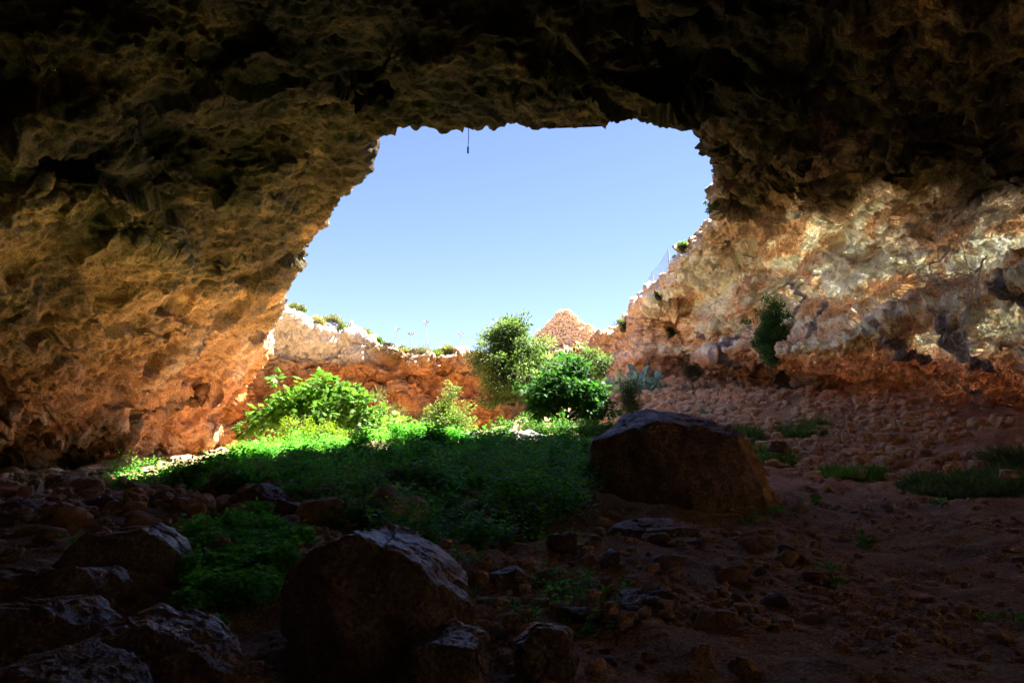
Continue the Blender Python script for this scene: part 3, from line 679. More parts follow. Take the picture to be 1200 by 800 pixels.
rimb = [(310, 52.5, .75, 'grey green bush at the cave lip on the far left rim', (.10, .13, .06), 0), (345, 57.5, .6, 'sparse dry bush on the white rock slope', (.16, .16, .09), 0), (350, 55.8, .45, 'small green bush lower on the white rock slope', (.12, .16, .06), 0),
        (372, 58.5, .75, 'dry straw coloured scrub right of the white rock slope', (.26, .22, .12), 0), (388, 59.5, .8, 'greyish scrub on the rim behind the fig bush', (.18, .17, .10), 0), (401, 60.5, .9, 'dark green cushion bush on the far rim', (.09, .12, .04), 0), (444, 60.0, .5, 'small leafy bush on the pale rim stones', (.10, .17, .05), 0),
        (492, 61, .9, 'purplish grey bush beside the dried flower stalks', (.15, .14, .11), 0), (524, 61, .7, 'low straw tuft on the far rim', (.24, .22, .12), 1), (510, 62, .6, 'flat green tuft right of the purplish bush', (.15, .18, .07), 1), (558, 62, .7, 'brown dry bush on the rim at the left edge of the carob tree', (.20, .13, .06), 0),
        (472, 60.5, .45, 'thin dry tuft under the dried flower stalks', (.25, .23, .14), 1), (692, 62.5, .9, 'brown green bush at the right foot of the stone ruin', (.17, .15, .07), 0), (678, 61.5, .6, 'pale green scrub under the stone ruin', (.15, .19, .08), 0), (655, 61.5, .5, 'grey green scrub below the middle of the ruin', (.13, .17, .08), 0), (426, 60, .4, 'dry tuft on the rim above the wispy shrub', (.2, .2, .1), 1)]
for i, (px, d, s_, lab, c, gr) in enumerate(rimb):
    b = rim_point(px, d)
    plant('rim_bush', b, [(0, 0, s_ * .45, s_, s_ * .8, s_ * .5), (s_ * .5, 0, s_ * .3, s_ * .6, s_ * .6, s_ * .35), (-s_ * .5, 0, s_ * .3, s_ * .5, s_ * .6, s_ * .4)], lab, 'bush', 'bushes along the far rim', SLIM if gr else OVAL, .28 if gr else .11, 900 + int(1600 * s_), c, None, s_ * .35, trunk=.02, seed=60 + i, parts=('stem', 'foliage'), shell=.2, droop=-.6)
stl = [(462, 60.5, 1.2, 'short dried flower stalk, leftmost on the far rim'), (481, 60, 1.7, 'middle dried flower stalk on the far rim'), (503, 61.2, 2.2, 'tallest dried flower stalk above the purplish bush'), (640, 64, 1.9, 'bare stick standing left of the stone ruin'), (684, 64, 1.9, 'bare stick standing right of the ruin top'), (540, 61, .9, 'short dry stalk left of the carob tree'), (548, 61.5, .7, 'stubby dry stalk close to the carob tree')]
M_STALK = plain('dry_stalk', (.30, .27, .25), .9, .3)
for i, (px, d, hh, lab) in enumerate(stl):
    r = np.random.default_rng(90 + i); b = rim_point(px, d); root = empty('flower_stalk', b, lab, 'stalk', 'dry stalks on the far rim')
    tip = np.array([r.normal() * .12, 0, hh]); L = [(bend((0, 0, -.1), tip, 6, .03, r), np.linspace(.03, .016, 6))]
    V, F = tubes(L, 5); mesh_np('stem', V, F, M_STALK, True, root)
    if i < 3 or i == 5:
        L = []
        for k in range(16):
            a = r.random() * 6.28; e = tip + np.array([math.cos(a) * .22, math.sin(a) * .22, .05 + .22 * r.random()])
            L.append((bend(tip, e, 3, .05, r), [.014, .012, .03]))
        V, F = tubes(L, 5); mesh_np('flower_head', V, F, M_STALK, True, root)

# ---- bare branches hanging at the right edge
h, nn = wall_hit(1183, 325); root = empty('dry_branches', h + nn * 1.7, 'bleached leafless branches hanging down the right wall edge', 'branches')
r = np.random.default_rng(5); L = []
def twig(a, dv, ln, rad, lv):
    e = a + dv * ln; m = bend(a, e, 5, .08, r); L.append((m, np.linspace(rad, rad * .75, 5)))
    if lv == 0: return
    for k in range(2 if lv < 4 else 3):
        t = r.integers(2, 5); d2 = dv + r.normal(size=3) * .55 * np.array([1, .5, 1]); d2[2] -= .12; d2 /= np.linalg.norm(d2)
        twig(m[t], d2, ln * r.uniform(.55, .85), rad * .72, lv - 1)
for k in range(4):
    a0 = nn * .15 + np.array([.3 * r.normal(), .5 * r.normal(), .5 * r.normal() + .3]); dv = np.array([-.55 + .25 * r.normal(), -.35, -.7 + .35 * r.normal()]); dv /= np.linalg.norm(dv)
    twig(a0, dv, 1.5, .026, 4)
V, F = tubes(L, 4); mesh_np('branch', V, F, M_DRY, True, root)

# ---- net fence on the right rim
M_NET = plain('blue_net', (.10, .16, .30), .6, .2); M_POST = plain('fence_post', (.25, .27, .32), .5, .2, 30, .3)
fpts = []
for (px, py, d) in ((742, 356, 52), (758, 338, 48), (776, 316, 43)):
    x = P(px, py, d)[0] + .05; z = topz(x + .5, d) - .05; fpts.append(np.array([x + .35, d, z]))
fr = empty('net_fence', fpts[1], 'blue net fence on thin posts along the right cliff edge', 'fence')
HH = [1.0, 1.05, 1.15]
for p, hh in zip(fpts, HH):
    V, F = tubes([(np.array([p - fpts[1] - [0, 0, .3], p - fpts[1] + [0, 0, hh * .5], p - fpts[1] + [-.03, 0, hh]]), [.035, .03, .03])], 6); mesh_np('post', V, F, M_POST, True, fr)
L = []
for s_ in range(2):
    A, Bp = fpts[s_] - fpts[1], fpts[s_ + 1] - fpts[1]; ha, hb = HH[s_], HH[s_ + 1]; ln = np.linalg.norm(A - Bp); nvt = int(ln / .22)
    for j in range(nvt + 1):
        t = j / nvt; q0 = A + (Bp - A) * t; hh = (ha + (hb - ha) * t) - .25 * 4 * t * (1 - t) * .6
        L.append((np.array([q0, q0 + [0, 0, hh]]), [.006, .006]))
    for j in range(10):
        f = j / 9; row = []
        for t in np.linspace(0, 1, 9): row.append(A + (Bp - A) * t + np.array([0, 0, f * ((ha + (hb - ha) * t) - .15 * 4 * t * (1 - t))]))
        L.append((np.array(row), np.full(9, .006 if 0 < j < 9 else .018)))
V, F = tubes(L, 3); mesh_np('net', V, F, M_NET, True, fr)

# ---- cable hanging from the roof lip
h, nn = wall_hit(549, 140); p0 = P(549, 146, h[1])
root = empty('hanging_cable', p0, 'thin dark cable with a small weight hanging from the roof lip', 'cable')
V, F = tubes([(np.array([(0, 0, .35), (.01, 0, -.4), (-.01, 0, -.75)]), [.012, .012, .012])], 6); mesh_np('cord', V, F, plain('dark_cord', (.03, .03, .035)), True, root)
V, F = tubes([(np.array([(-.01, 0, -.72), (-.01, 0, -.76), (-.01, 0, -.95), (-.01, 0, -.98)]), [.005, .03, .03, .004])], 8); mesh_np('weight', V, F, plain('rusty_weight', (.06, .045, .04)), True, root)

# ---- stones
import bmesh
def ico(n):
    bm = bmesh.new(); bmesh.ops.create_icosphere(bm, subdivisions=n, radius=1)
    V = np.array([v.co[:] for v in bm.verts]); F = np.array([[v.index for v in f.verts] for f in bm.faces]); bm.free(); return V, F
ICO = {n: ico(n) for n in (2, 3, 4, 6)}
def rock_verts(n, planes, seed, amp=.05, p=16, freq=2.0, size=1.0):
    D, F = ICO[n]; s_ = np.zeros(len(D))
    for nx, ny, nz, dd in planes:
        q = np.array([nx, ny, nz], float); q /= np.linalg.norm(q)
        s_ += (np.maximum(D @ q, 0) / dd) ** p
    r_ = s_ ** (-1 / p); V = D * r_[:, None]
    x, y, z = V.T; k = freq / size
    dn = fbm(x * k * .6, y * k * .6, z * k * .6, 3, seed) * 1.2 + .7 * fbm(x * k * 2, y * k * 2, z * k * 2, 4, seed + 3, ridged=True) + .22 * fbm(x * k * 7, y * k * 7, z * k * 7, 3, seed + 5)
    if n >= 3:
        v1, e1 = cells(x * k * .55, y * k * .55, z * k * .8, seed); v2, e2 = cells(x * k * 1.5, y * k * 1.5, z * k * 2, seed + 1)
        dn = (.6 * dn + .75 * v1 + .35 * v2 - .5 * sstep(.1, 0, e1)) if n < 6 else .55 * dn + .25 * v1 + .4 * v2 + .5 * np.tanh(3 * noise(x * k * .4, y * k * .4, z * k * 2.2, seed + 9))
        if n >= 6: v3, e3 = cells(x * k * 4, y * k * 4, z * k * 5, seed + 2); dn += .15 * v3
    return V + D * (dn * amp * size)[:, None], F
def rand_planes(r, n=12, flat=.7):
    P_ = []
    for i in range(n):
        q = r.normal(size=3); q /= np.linalg.norm(q); P_.append((*q, r.uniform(.62, 1.0) * (1 if abs(q[2]) < .6 else flat)))
    P_ += [(0, 0, 1, flat), (0, 0, -1, flat), (1, 0, 0, 1), (-1, 0, 0, 1), (0, 1, 0, .9), (0, -1, 0, .9)]
    return P_
M_BOULD = rock_material('dark_boulder_stone', 1.8, (.27, .20, .18), .45, .9, .35, .6, (.17, .12, .105))
M_RED = rock_material('red_boulder_stone', 1.3, (.30, .20, .155), .6, .9, .4, .5, (.19, .12, .095))
M_GREY = rock_material('grey_stone', 2.0, (.33, .31, .30), .85, .7, .4, .3, (.2, .18, .17))
M_PALE = rock_material('pale_stone', 3.0, (.62, .55, .48), .85, .6, .3, .3, (.45, .36, .28))
M_RUB = rock_material('rubble_stone', 4.0, (.68, .45, .27), .9, .6, .4, .25, (.50, .28, .15))
M_BRN = rock_material('brown_stone', 4.0, (.50, .34, .25), .85, .7, .4, .3, (.36, .23, .17))
def outline_boulder(pts, d, depth, lab, mat, seed, amp=.05, freq=2.4, name='boulder', tilt=.35, group='boulders on the cave floor', lean=.0, sink=.25, chips=6):
    """pts: convex outline in photo pixels, walked clockwise; d: distance of the middle"""
    W = np.array([P(px, py, d) for px, py in pts]); cx, cz = (W[:, 0].min() + W[:, 0].max()) / 2, (W[:, 2].min() * .55 + W[:, 2].max() * .45)
    gx_, gz_ = cx, g1(cx, d); W = W[:, [0, 2]] - [cx, cz]; pl_ = []
    r = np.random.default_rng(seed)
    for i in range(len(W)):
        a, c = W[i], W[(i + 1) % len(W)]; e = c - a; nrm_ = np.array([e[1], -e[0]]); nrm_ /= np.linalg.norm(nrm_) + 1e-9
        if nrm_ @ ((a + c) / 2) < 0: nrm_ = -nrm_
        dd = max(nrm_ @ a, .08)
        k = r.uniform(-.5, .5) * tilt; pl_.append((nrm_[0], k, nrm_[1], dd / math.sqrt(1 + k * k)))
    pl_ += [(.1, -1, tilt + lean, depth * .5), (.0, 1, tilt, depth * .5), (-.6, -1, .1, depth * .55), (.7, -1, .2, depth * .55), (.6, 1, 0, depth * .55), (-.6, 1, .1, depth * .55), (0, 0, -1, cz - gz_ + sink * depth)]
    for k in range(chips):     # chipped corners
        q = r.normal(size=3); q[2] = abs(q[2]) * .8; q /= np.linalg.norm(q)
        ext = abs(q[0]) * np.ptp(W[:, 0]) / 2 + abs(q[1]) * depth * .5 + abs(q[2]) * W[:, 1].max()
        pl_.append((*q, ext * r.uniform(.70, .92)))
    V, F = rock_verts(6, pl_, seed, amp, 70, freq, max(depth, .5))
    o = mesh_np(name, V, F, mat, True); o.location = (cx, d, cz)
    return tag(o, lab, 'boulder', group)
outline_boulder([(680, 600), (684, 545), (712, 502), (764, 484), (846, 500), (872, 536), (896, 592), (888, 618), (690, 622)], 17.5, 2.8, 'huge dark brown boulder with a flat sloping top right of the greenery', M_RED, 12, .03, 3.4, chips=1, tilt=.6)
outline_boulder([(838, 545), (850, 515), (872, 520), (893, 560), (905, 600), (900, 616), (840, 612)], 18.6, 1.4, 'rusty lighter boulder leaning behind the right side of the huge boulder', M_RUB, 5, .05)
outline_boulder([(346, 735), (354, 675), (392, 636), (436, 616), (500, 650), (550, 692), (546, 738), (510, 772), (420, 800), (350, 790)], 6.2, 1.2, 'big black boulder in the foreground with a glossy ridge', M_BOULD, 7, .04, 2.4, chips=3)
outline_boulder([(62, 700), (90, 650), (122, 622), (180, 616), (212, 640), (218, 690), (190, 730), (80, 730)], 8.0, 1.1, 'rounded dark boulder at left beside the green nettles', M_BOULD, 9, .05)
outline_boulder([(-25, 700), (10, 672), (70, 668), (118, 664), (130, 690), (118, 722), (40, 740), (-20, 740)], 6.8, .9, 'low knobbly boulder at the left edge below the rounded one', M_BOULD, 13, .08)
outline_boulder([(-30, 745), (10, 712), (80, 705), (112, 728), (110, 770), (-30, 775)], 5.7, .7, 'dark lumpy boulder in the left corner, middle of the pile', M_BOULD, 15, .08)
outline_boulder([(95, 790), (130, 735), (180, 719), (235, 735), (262, 760), (255, 800), (110, 815)], 5.3, .7, 'long humped boulder at the bottom left edge of the pile', M_BOULD, 17, .07)
outline_boulder([(190, 800), (205, 768), (250, 756), (278, 780), (275, 825), (195, 825)], 4.7, .45, 'small rough boulder at the bottom beside the humped one', M_BOULD, 19, .08)
outline_boulder([(-10, 830), (5, 780), (60, 765), (140, 785), (165, 830)], 4.4, .6, 'dark boulder cut by the bottom left corner of the view', M_BOULD, 20, .08)
outline_boulder([(602, 800), (606, 752), (628, 731), (662, 736), (672, 770), (668, 812)], 5.6, .45, 'upright dark block near the bottom beside the blue scrap', M_BOULD, 21, .06)
outline_boulder([(470, 810), (482, 762), (520, 738), (560, 752), (572, 790), (565, 820)], 5.3, .6, 'dark rough rock tucked under the right foot of the big black boulder', M_BOULD, 23, .07)
outline_boulder([(706, 630), (722, 616), (790, 612), (826, 622), (824, 648), (780, 655), (715, 652)], 12.2, .8, 'flat brown slab lying in front of the huge boulder', M_RED, 25, .06)
outline_boulder([(796, 660), (806, 648), (845, 648), (857, 662), (850, 676), (800, 678)], 11.0, .45, 'small brown block right of the flat slab', M_RED, 27, .06)
outline_boulder([(560, 690), (572, 670), (605, 664), (632, 678), (630, 700), (570, 706)], 8.6, .6, 'smooth grey brown slab set in the floor right of the black boulder', M_BOULD, 29, .05)
outline_boulder([(706, 725), (716, 700), (750, 694), (782, 702), (788, 728), (740, 742)], 7.6, .5, 'squat dark rock on the earth floor near the bottom centre', M_BOULD, 31, .07)
outline_boulder([(75, 615), (82, 590), (130, 582), (160, 592), (158, 618)], 14.6, .9, 'dark ledge rock at left, first of the row below the wall', M_BOULD, 33, .08)
outline_boulder([(150, 615), (158, 588), (200, 583), (238, 592), (236, 612)], 15.0, .9, 'dark ledge rock at left with a flat lit top, second of the row', M_BOULD, 35, .08)
outline_boulder([(-20, 625), (-5, 592), (40, 588), (75, 600), (72, 625)], 14.0, .9, 'dark ledge rock at the far left edge of the row', M_BOULD, 37, .08)
outline_boulder([(266, 605), (275, 580), (305, 570), (332, 584), (340, 606)], 14.0, .8, 'brown rock among the greenery left of centre', M_RED, 39, .08)
outline_boulder([(315, 615), (325, 596), (350, 590), (372, 602), (372, 618)], 12.8, .6, 'reddish rock right of the brown one in the greenery', M_RED, 41, .08)
outline_boulder([(566, 526), (572, 510), (600, 504), (640, 512), (656, 524), (650, 532)], 26.5, .9, 'grey weathered rock on the crest of the mound', M_GREY, 43, .09)
outline_boulder([(538, 526), (544, 508), (556, 506), (562, 526)], 26.5, .5, 'small upright grey stone left of the weathered crest rock', M_GREY, 45, .08)
outline_boulder([(38, 568), (46, 552), (64, 549), (84, 558), (82, 570)], 25, .6, 'whitish rock at the foot of the left wall', M_PALE, 47, .08)
outline_boulder([(84, 556), (92, 548), (118, 548), (124, 556)], 26, .4, 'low whitish ledge stone right of the whitish rock', M_PALE, 49, .08)
outline_boulder([(622, 712), (628, 700), (642, 704), (646, 714), (634, 720)], 7.6, .12, 'pale faceted stone on the floor among weeds', M_PALE, 51, .06)
outline_boulder([(826, 520), (832, 502), (852, 498), (872, 508), (868, 524)], 27, .8, 'pale grey stone just behind the huge boulder', M_GREY, 53, .07)
outline_boulder([(898, 528), (904, 518), (920, 518), (926, 530)], 25, .4, 'brown stone between the two right grass clumps', M_RED, 55, .07)
outline_boulder([(1170, 560), (1175, 551), (1190, 551), (1196, 560)], 18, .25, 'pink stone in the blue green grass at right', M_PALE, 57, .07)
print('boulders', round(time.time() - T0, 1))

# ---- loose stones one can count
protos = []
for i in range(8):
    r = np.random.default_rng(200 + i); V, F = rock_verts(3, rand_planes(r, 9, .7), 200 + i, .12, 45, 2.4); V *= np.array([1, r.uniform(.7, 1), r.uniform(.7, 1)]); protos.append((V, F))
zones = [('mound', 38, (290, 640, 535, 640), (.12, .45), (M_BRN, M_RED, M_BRN), 'brown stone half hidden in the herbs of the mound', 'stones among the herbs of the mound', 'rubble_stone'),
         ('slope', 90, (745, 960, 452, 560), (.13, .34), (M_RUB, M_RUB, M_PALE), 'reddish tan stone in the rubble slope under the right cliff', 'loose stones of the right rubble slope', 'rubble_stone'),
         ('rfoot', 40, (930, 1200, 490, 600), (.08, .22), (M_RUB, M_BRN), 'reddish stone on the floor near the right wall foot', 'loose stones near the right wall foot', 'loose_stone'),
         ('mid', 60, (640, 960, 615, 745), (.05, .16), (M_BRN, M_BOULD), 'dark brown stone scattered on the earth floor in front of the huge boulder', 'stones scattered on the right half of the floor', 'loose_stone'),
         ('fore', 30, (560, 760, 640, 795), (.04, .12), (M_BRN, M_BOULD), 'small dark stone among weeds in the middle foreground', 'small stones in the middle foreground', 'loose_stone'),
         ('left', 45, (0, 350, 562, 660), (.08, .3), (M_BRN, M_BRN, M_RUB), 'brown stone in the rubble below the left wall', 'rubble stones below the left wall', 'rubble_stone')]
r = np.random.default_rng(77)
for zn, cnt, (x0, x1, y0, y1), (s0, s1), mats, lab, grp, nm in zones:
    meshes = {}
    for i in range(cnt):
        if zn == 'slope':
            px = r.uniform(x0, x1); py = y0 + (px - x0) * .22 + (y1 - y0 - 50) * r.random() ** 1.3
        else: px, py = r.uniform(x0, x1), r.uniform(y0, y1)
        p = ghit(px, py, 4.5, 52); k = r.integers(8); mt = mats[r.integers(len(mats))]; key = (k, mt.name)
        s_ = s0 + (s1 * 1.35 - s0) * r.random() ** 3.2
        if key not in meshes:
            V, F = protos[k]; o = mesh_np(nm, V, F, mt, True); meshes[key] = o.data
        else: o = bpy.data.objects.new(nm, meshes[key]); COL.objects.link(o)
        o.location = (p[0], p[1], p[2] + s_ * .25); o.scale = (s_, s_, s_); o.rotation_euler = (r.uniform(-.4, .4), r.uniform(-.4, .4), r.uniform(0, 6.28)); tag(o, lab, 'stone', grp)
# ---- gravel: too many to count
D, F0 = ICO[2]
def gravel(name, lab, n, fn, smin, smax, mat, seed):
    r = np.random.default_rng(seed); xy = fn(r, n); n = len(xy); z = G(xy[:, 0], xy[:, 1]); s_ = smin + (smax * 1.2 - smin) * r.random(n) ** 4.5
    base = []
    for k in range(12):
        rr = np.random.default_rng(300 + k); base.append(rock_verts(2, rand_planes(rr, 7, .75), 300 + k, .08, 45)[0])
    base = np.array(base); A = base[r.integers(12, size=n)] * s_[:, None, None] * np.stack([np.ones(n), r.uniform(.7, 1, n), r.uniform(.65, 1.1, n)], 1)[:, None]
    th = r.random(n) * 6.28; c, s2 = np.cos(th)[:, None], np.sin(th)[:, None]
    X_ = A[..., 0] * c - A[..., 1] * s2; Y_ = A[..., 0] * s2 + A[..., 1] * c
    V = np.stack([X_ + xy[:, 0:1], Y_ + xy[:, 1:2], A[..., 2] + z[:, None] + (s_ * .2)[:, None]], -1).reshape(-1, 3)
    F = (F0[None] + (np.arange(n) * len(D))[:, None, None]).reshape(-1, 3)
    return tag(mesh_np(name, V, F, mat, False), lab, 'gravel', None, 'stuff')
def z_slope(r, n):
    y = r.uniform(21, 52, n); x = 3.2 + (y - 21) * .06 + r.random(n) * (14.2 - (y - 21) * .2)
    m = noise(x * .5, y * .5, x * 0, 5) > -.35; return np.stack([x, y], 1)[m]
def z_floor(r, n):
    y = 4.5 + 15 * r.random(n) ** 1.2; x = r.uniform(-.66, .7, n) * y; m = (fbm(x * .5, y * .5, x * 0, 2, 7) > .02) | (r.random(n) < .12); return np.stack([x, y], 1)[m]
def z_left(r, n):
    y = r.uniform(13, 31, n); x = -r.uniform(.30, .68, n) * y; m = noise(x * .5, y * .5, x * 0, 6) > -.25; return np.stack([x, y], 1)[m]
gravel('rubble', 'loose stony rubble covering the slope below the right cliff', 7500, z_slope, .05, .26, M_RUB, 1)
gravel('gravel', 'small dark stones and clods strewn over the earth floor', 9000, z_floor, .015, .09, M_BRN, 2)
gravel('scree', 'broken stones along the foot of the left wall', 2000, z_left, .03, .2, M_BRN, 3)
print('stones', round(time.time() - T0, 1))

# ---- stone ruin on the far plateau
def dry_wall(name, base, prof, w_, th, sc_, lab, cat, seed):
    """prof(x) -> height; courses of rough stones"""
    r = np.random.default_rng(seed); Vs, Fs, o = [], [], 0; D, F0 = ICO[3]; z = -1.0
    while z < 4:
        hh = sc_ * r.uniform(.75, 1.2); x = -w_ / 2
        while x < w_ / 2:
            ln = sc_ * r.uniform(.8, 2.2)
            if z + hh * .5 < prof(x + ln / 2) + .06 * r.normal():
                for yy in (-th / 2, th / 2):
                    V, F = rock_verts(2, rand_planes(r, 6, 1.0), int(r.integers(999)), .06, 12); V = V * [ln * .56, sc_ * 1.0, hh * .56]
                    V += [x + ln / 2, yy + r.normal() * .05, z + hh / 2 + r.normal() * .02]; Vs.append(V); Fs.append(F + o); o += len(V)
            x += ln
        z += hh
    ob = mesh_np(name, np.concatenate(Vs), np.concatenate(Fs), M_RUIN, True); ob.location = base
    return tag(ob, lab, cat)
M_RUIN = rock_material('ruin_stone', 2.5, (.70, .55, .38), .9, .6, .4, .25, (.52, .36, .22))
b = rim_point(664, 64.5); zt = P(660, 362, 64.5)[2] - b[2]; print('ruin h', zt, b)
xp = np.array([-2.9, -2.5, -1.75, -1.7, -1.3, -.85, -.3, .2, .6, 1.2, 1.3, 1.9, 2.5, 2.9]); zp = zt + np.array([-2.4, -1.95, -1.55, -1.2, -.75, -.3, 0, -.07, -.35, -1.0, -1.25, -1.35, -1.9, -2.4])
dry_wall('stone_ruin', b, lambda x: float(np.interp(x, xp, zp)), 5.8, .5, .2, 'ruined gable of rough tan stones peaking above the carob tree', 'ruin', 5)
b = rim_point(712.5, 63.0); zt2 = P(712, 388, 63)[2] - b[2]
dry_wall('stone_pillar', b, lambda x: zt2, .62, .4, .2, 'short stone pillar between the ruin and the right cliff', 'pillar', 6)

# ---- green plants of the mound
def herbs(name, lab, n, region, hmin, hmax, lsize, outline, col, alt, seed, per=22, kind='stuff', clus=1.0, parent=None, cat='ground cover', base=None):
    r = np.random.default_rng(seed); xy = region(r, n); n = len(xy); z = G(xy[:, 0], xy[:, 1])
    hf = sstep(-.28, .38, fbm(xy[:, 0] * clus, xy[:, 1] * clus, z * 0, 3, seed)); ht = hmin + (hmax - hmin) * hf * r.uniform(.6, 1.15, n)
    k = np.repeat(np.arange(n), per); t = r.random(n * per) ** .7; a = r.random(n * per) * 6.28
    lean = r.normal(size=(n, 2)) * .18
    sp = (.25 + .75 * (1 - t)) * ht[k] * .42
    p = np.stack([xy[k, 0] + lean[k, 0] * t * ht[k] + np.cos(a) * sp, xy[k, 1] + lean[k, 1] * t * ht[k] + np.sin(a) * sp, z[k] + t * ht[k]], 1)
    ax = np.stack([np.cos(a), np.sin(a), r.uniform(-.35, .7, len(a))], 1) + r.normal(size=(len(a), 3)) * .25
    up = np.array([0, 0, 1.0]) + r.normal(size=(len(a), 3)) * .35
    V, F = leaves(p, ax, up, lsize * r.uniform(.6, 1.35, len(a)), outline)
    c = leafcol(len(a), len(outline), col, alt, .3, r) * np.repeat((.75 + .5 * r.random(n))[k], len(outline))[:, None]
    if base is not None: V = V - base
    o = mesh_np(name, V, F, M_LEAF, False, parent, c)
    # stems
    return tag(o, lab, cat, None, kind) if lab else o
MP = [P(*q)[:2] for q in ((130, 575, 24), (250, 565, 26), (300, 540, 27.5), (330, 530, 28), (400, 522, 27.5), (415, 522, 25), (520, 515, 24.8), (600, 520, 24.8), (690, 520, 24.8), (700, 560, 21), (705, 600, 15.5), (655, 625, 12), (600, 640, 10.4), (520, 640, 10), (450, 622, 10.5), (395, 610, 11.5), (330, 580, 15), (280, 585, 16), (200, 588, 17.5), (140, 588, 19))]
NP_ = [P(*q)[:2] for q in ((225, 640, 11.5), (300, 605, 13), (345, 640, 10.5), (345, 690, 8.3), (300, 735, 6.8), (258, 752, 6.5), (225, 735, 6.8), (212, 690, 8.4))]
def in_poly(poly, gap, sd, fr=.6, th=-.1):
    poly = np.array(poly); lo, hi = poly.min(0), poly.max(0)
    def f(r, n):
        xy = lo + (hi - lo) * r.random((n * 3, 2)); s_ = sdpoly(xy[:, 0], xy[:, 1], [tuple(q) for q in poly]); 
        m = (s_ + .6 * noise(xy[:, 0] * .8, xy[:, 1] * .8, s_ * 0, sd) < 0) & (fbm(xy[:, 0] * fr, xy[:, 1] * fr, s_ * 0, 2, sd) > th)
        return xy[m][:n]
    return f
herbs('ground_cover', 'thick green nettles and herbs covering the mound', 7000, in_poly(MP, 0, 3, .75, .0), .05, .62, .10, TOOTH, (.12, .42, .07), (.20, .5, .08), 31, 16)
herbs('nettle_patch', 'green nettles between the left boulders and the black boulder', 900, in_poly(NP_, 0, 4, .9, -.25), .10, .36, .065, TOOTH, (.15, .5, .08), (.25, .62, .11), 32, 24)
herbs('yellow_herbs', 'yellow green herbs mixed through the nettles on the mound', 1500, in_poly(MP, 0, 21, .8, .02), .2, .75, .07, OVAL, (.20, .42, .05), (.32, .5, .09), 35, 26)
herbs('dark_herbs', 'darker low herbs in the hollows of the mound', 2600, in_poly(MP, 0, 24, .7, -.05), .05, .4, .10, OVAL, (.07, .26, .06), (.1, .32, .07), 36, 16)
herbs('dry_stems', 'dry yellowed stems standing among the nettles', 500, in_poly(MP, 0, 26, .9, 0), .3, .8, .10, SLIM, (.34, .30, .13), (.25, .3, .1), 37, 12)
def slim(r, n): 
    f = in_poly(MP, 0, 9, .5, -.05); return f(r, n)
herbs('tall_weeds', 'feathery weeds rising above the nettles on the mound', 1500, slim, .3, .8, .06, OVAL, (.14, .46, .07), (.22, .58, .09), 33, 26)
# countable small weeds on the floor
wl = [(535, 662, 'bright weed right of the black boulder top'), (548, 700, 'tiny weed below the right shoulder of the black boulder'), (600, 712, 'weed beside the pale faceted stone'), (618, 735, 'low weed above the upright dark block'), (655, 690, 'leafy weed left of the squat dark rock'), (690, 700, 'leafy weed touching the squat dark rock'), (672, 715, 'spreading weed in the middle of the foreground floor'),
      (660, 640, 'weed at the lower right edge of the green mound'), (700, 735, 'faint weed in front of the squat dark rock'), (645, 770, 'tiny weed right of the upright dark block'), (970, 668, 'small green weed alone on the right floor'), (975, 685, 'second small weed on the right floor, nearer'), (958, 588, 'flat green weed near the right grass clump'), (880, 612, 'faint weed right of the huge boulder'), (1100, 590, 'small weed below the blue green grass'), (915, 600, 'tiny weed on the bare earth path'), (1015, 640, 'yellowish moss tuft on the right floor'), (1187, 728, 'green weed at the right edge of the foreground'), (250, 545, 'pale weed at the left end of the mound'), (90, 640, 'little weed among the left rubble stones')]
for i, (px, py, lab) in enumerate(wl):
    p = ghit(px, py, 4.5, 40); big = .16 if i in (4, 5, 6, 0, 7) else .09
    root = empty('weed', p, lab, 'weed', 'small weeds on the floor')
    s_ = big * (1.4 if p[1] > 12 else 1)
    herbs('foliage', None, 14 if big > .1 else 7, lambda r, n: np.stack([p[0] + r.normal(size=n) * s_ * 1.1, p[1] + r.normal(size=n) * s_ * 1.1], 1), s_ * .6, s_ * 1.5, .045 if p[1] < 12 else .07, TOOTH, (.12, .42, .06), (.2, .55, .09), 400 + i, 16, parent=root, base=p)
    L = [(np.array([(0, 0, -.03), (.01, 0, s_ * .5), (.0, .01, s_ * 1.2)]), [.006, .005, .003])]; V, F = tubes(L, 5); mesh_np('stem', V, F, M_STEM, True, root)
# grass clumps on the right
def grass(px, py, d, w_, dp, hh, n, col, lab, seed):
    r = np.random.default_rng(seed); c = ground_at(*P(px, py, d)[:2]); rx = px2m(w_, d) / 2
    a = r.random(n) * 6.28; q = np.sqrt(r.random(n)); x = c[0] + rx * q * np.cos(a); y = c[1] + dp * q * np.sin(a); m = fbm(x * 1.2, y * 1.2, x * 0, 2, seed) > -.28
    x, y = x[m], y[m]; n = len(x); z = G(x, y); ht = hh * (.4 + .6 * r.random(n)) * (1 - .5 * q[m] ** 2) * (.7 + .6 * sstep(-.4, .4, noise(x * 1.5, y * 1.5, x * 0, seed)))
    ax = np.stack([r.normal(size=n) * .75, r.normal(size=n) * .75, np.ones(n)], 1)
    out = np.array([(-.03, 0), (.03, 0), (.028, .35), (.018, .7), (0, 1), (-.018, .7), (-.028, .35)])
    V, F = leaves(np.stack([x, y, z - .02], 1) - c, ax, r.normal(size=(n, 3)), ht * 1.15, out, 0)
    root = mesh_np('grass_clump', V, F, M_LEAF, False, None, leafcol(n, 7, col, (.35, .32, .15), .4, r)); root.location = c
    return tag(root, lab, 'grass clump', 'grass clumps on the right slope')
grass(905, 538, 25.5, 62, 1.2, .42, 5000, (.11, .33, .06), 'bright green grass clump just right of the huge boulder', 1)
grass(870, 512, 29, 60, 1.2, .5, 3000, (.10, .24, .09), 'thin grass on the pale stones above the huge boulder', 2)
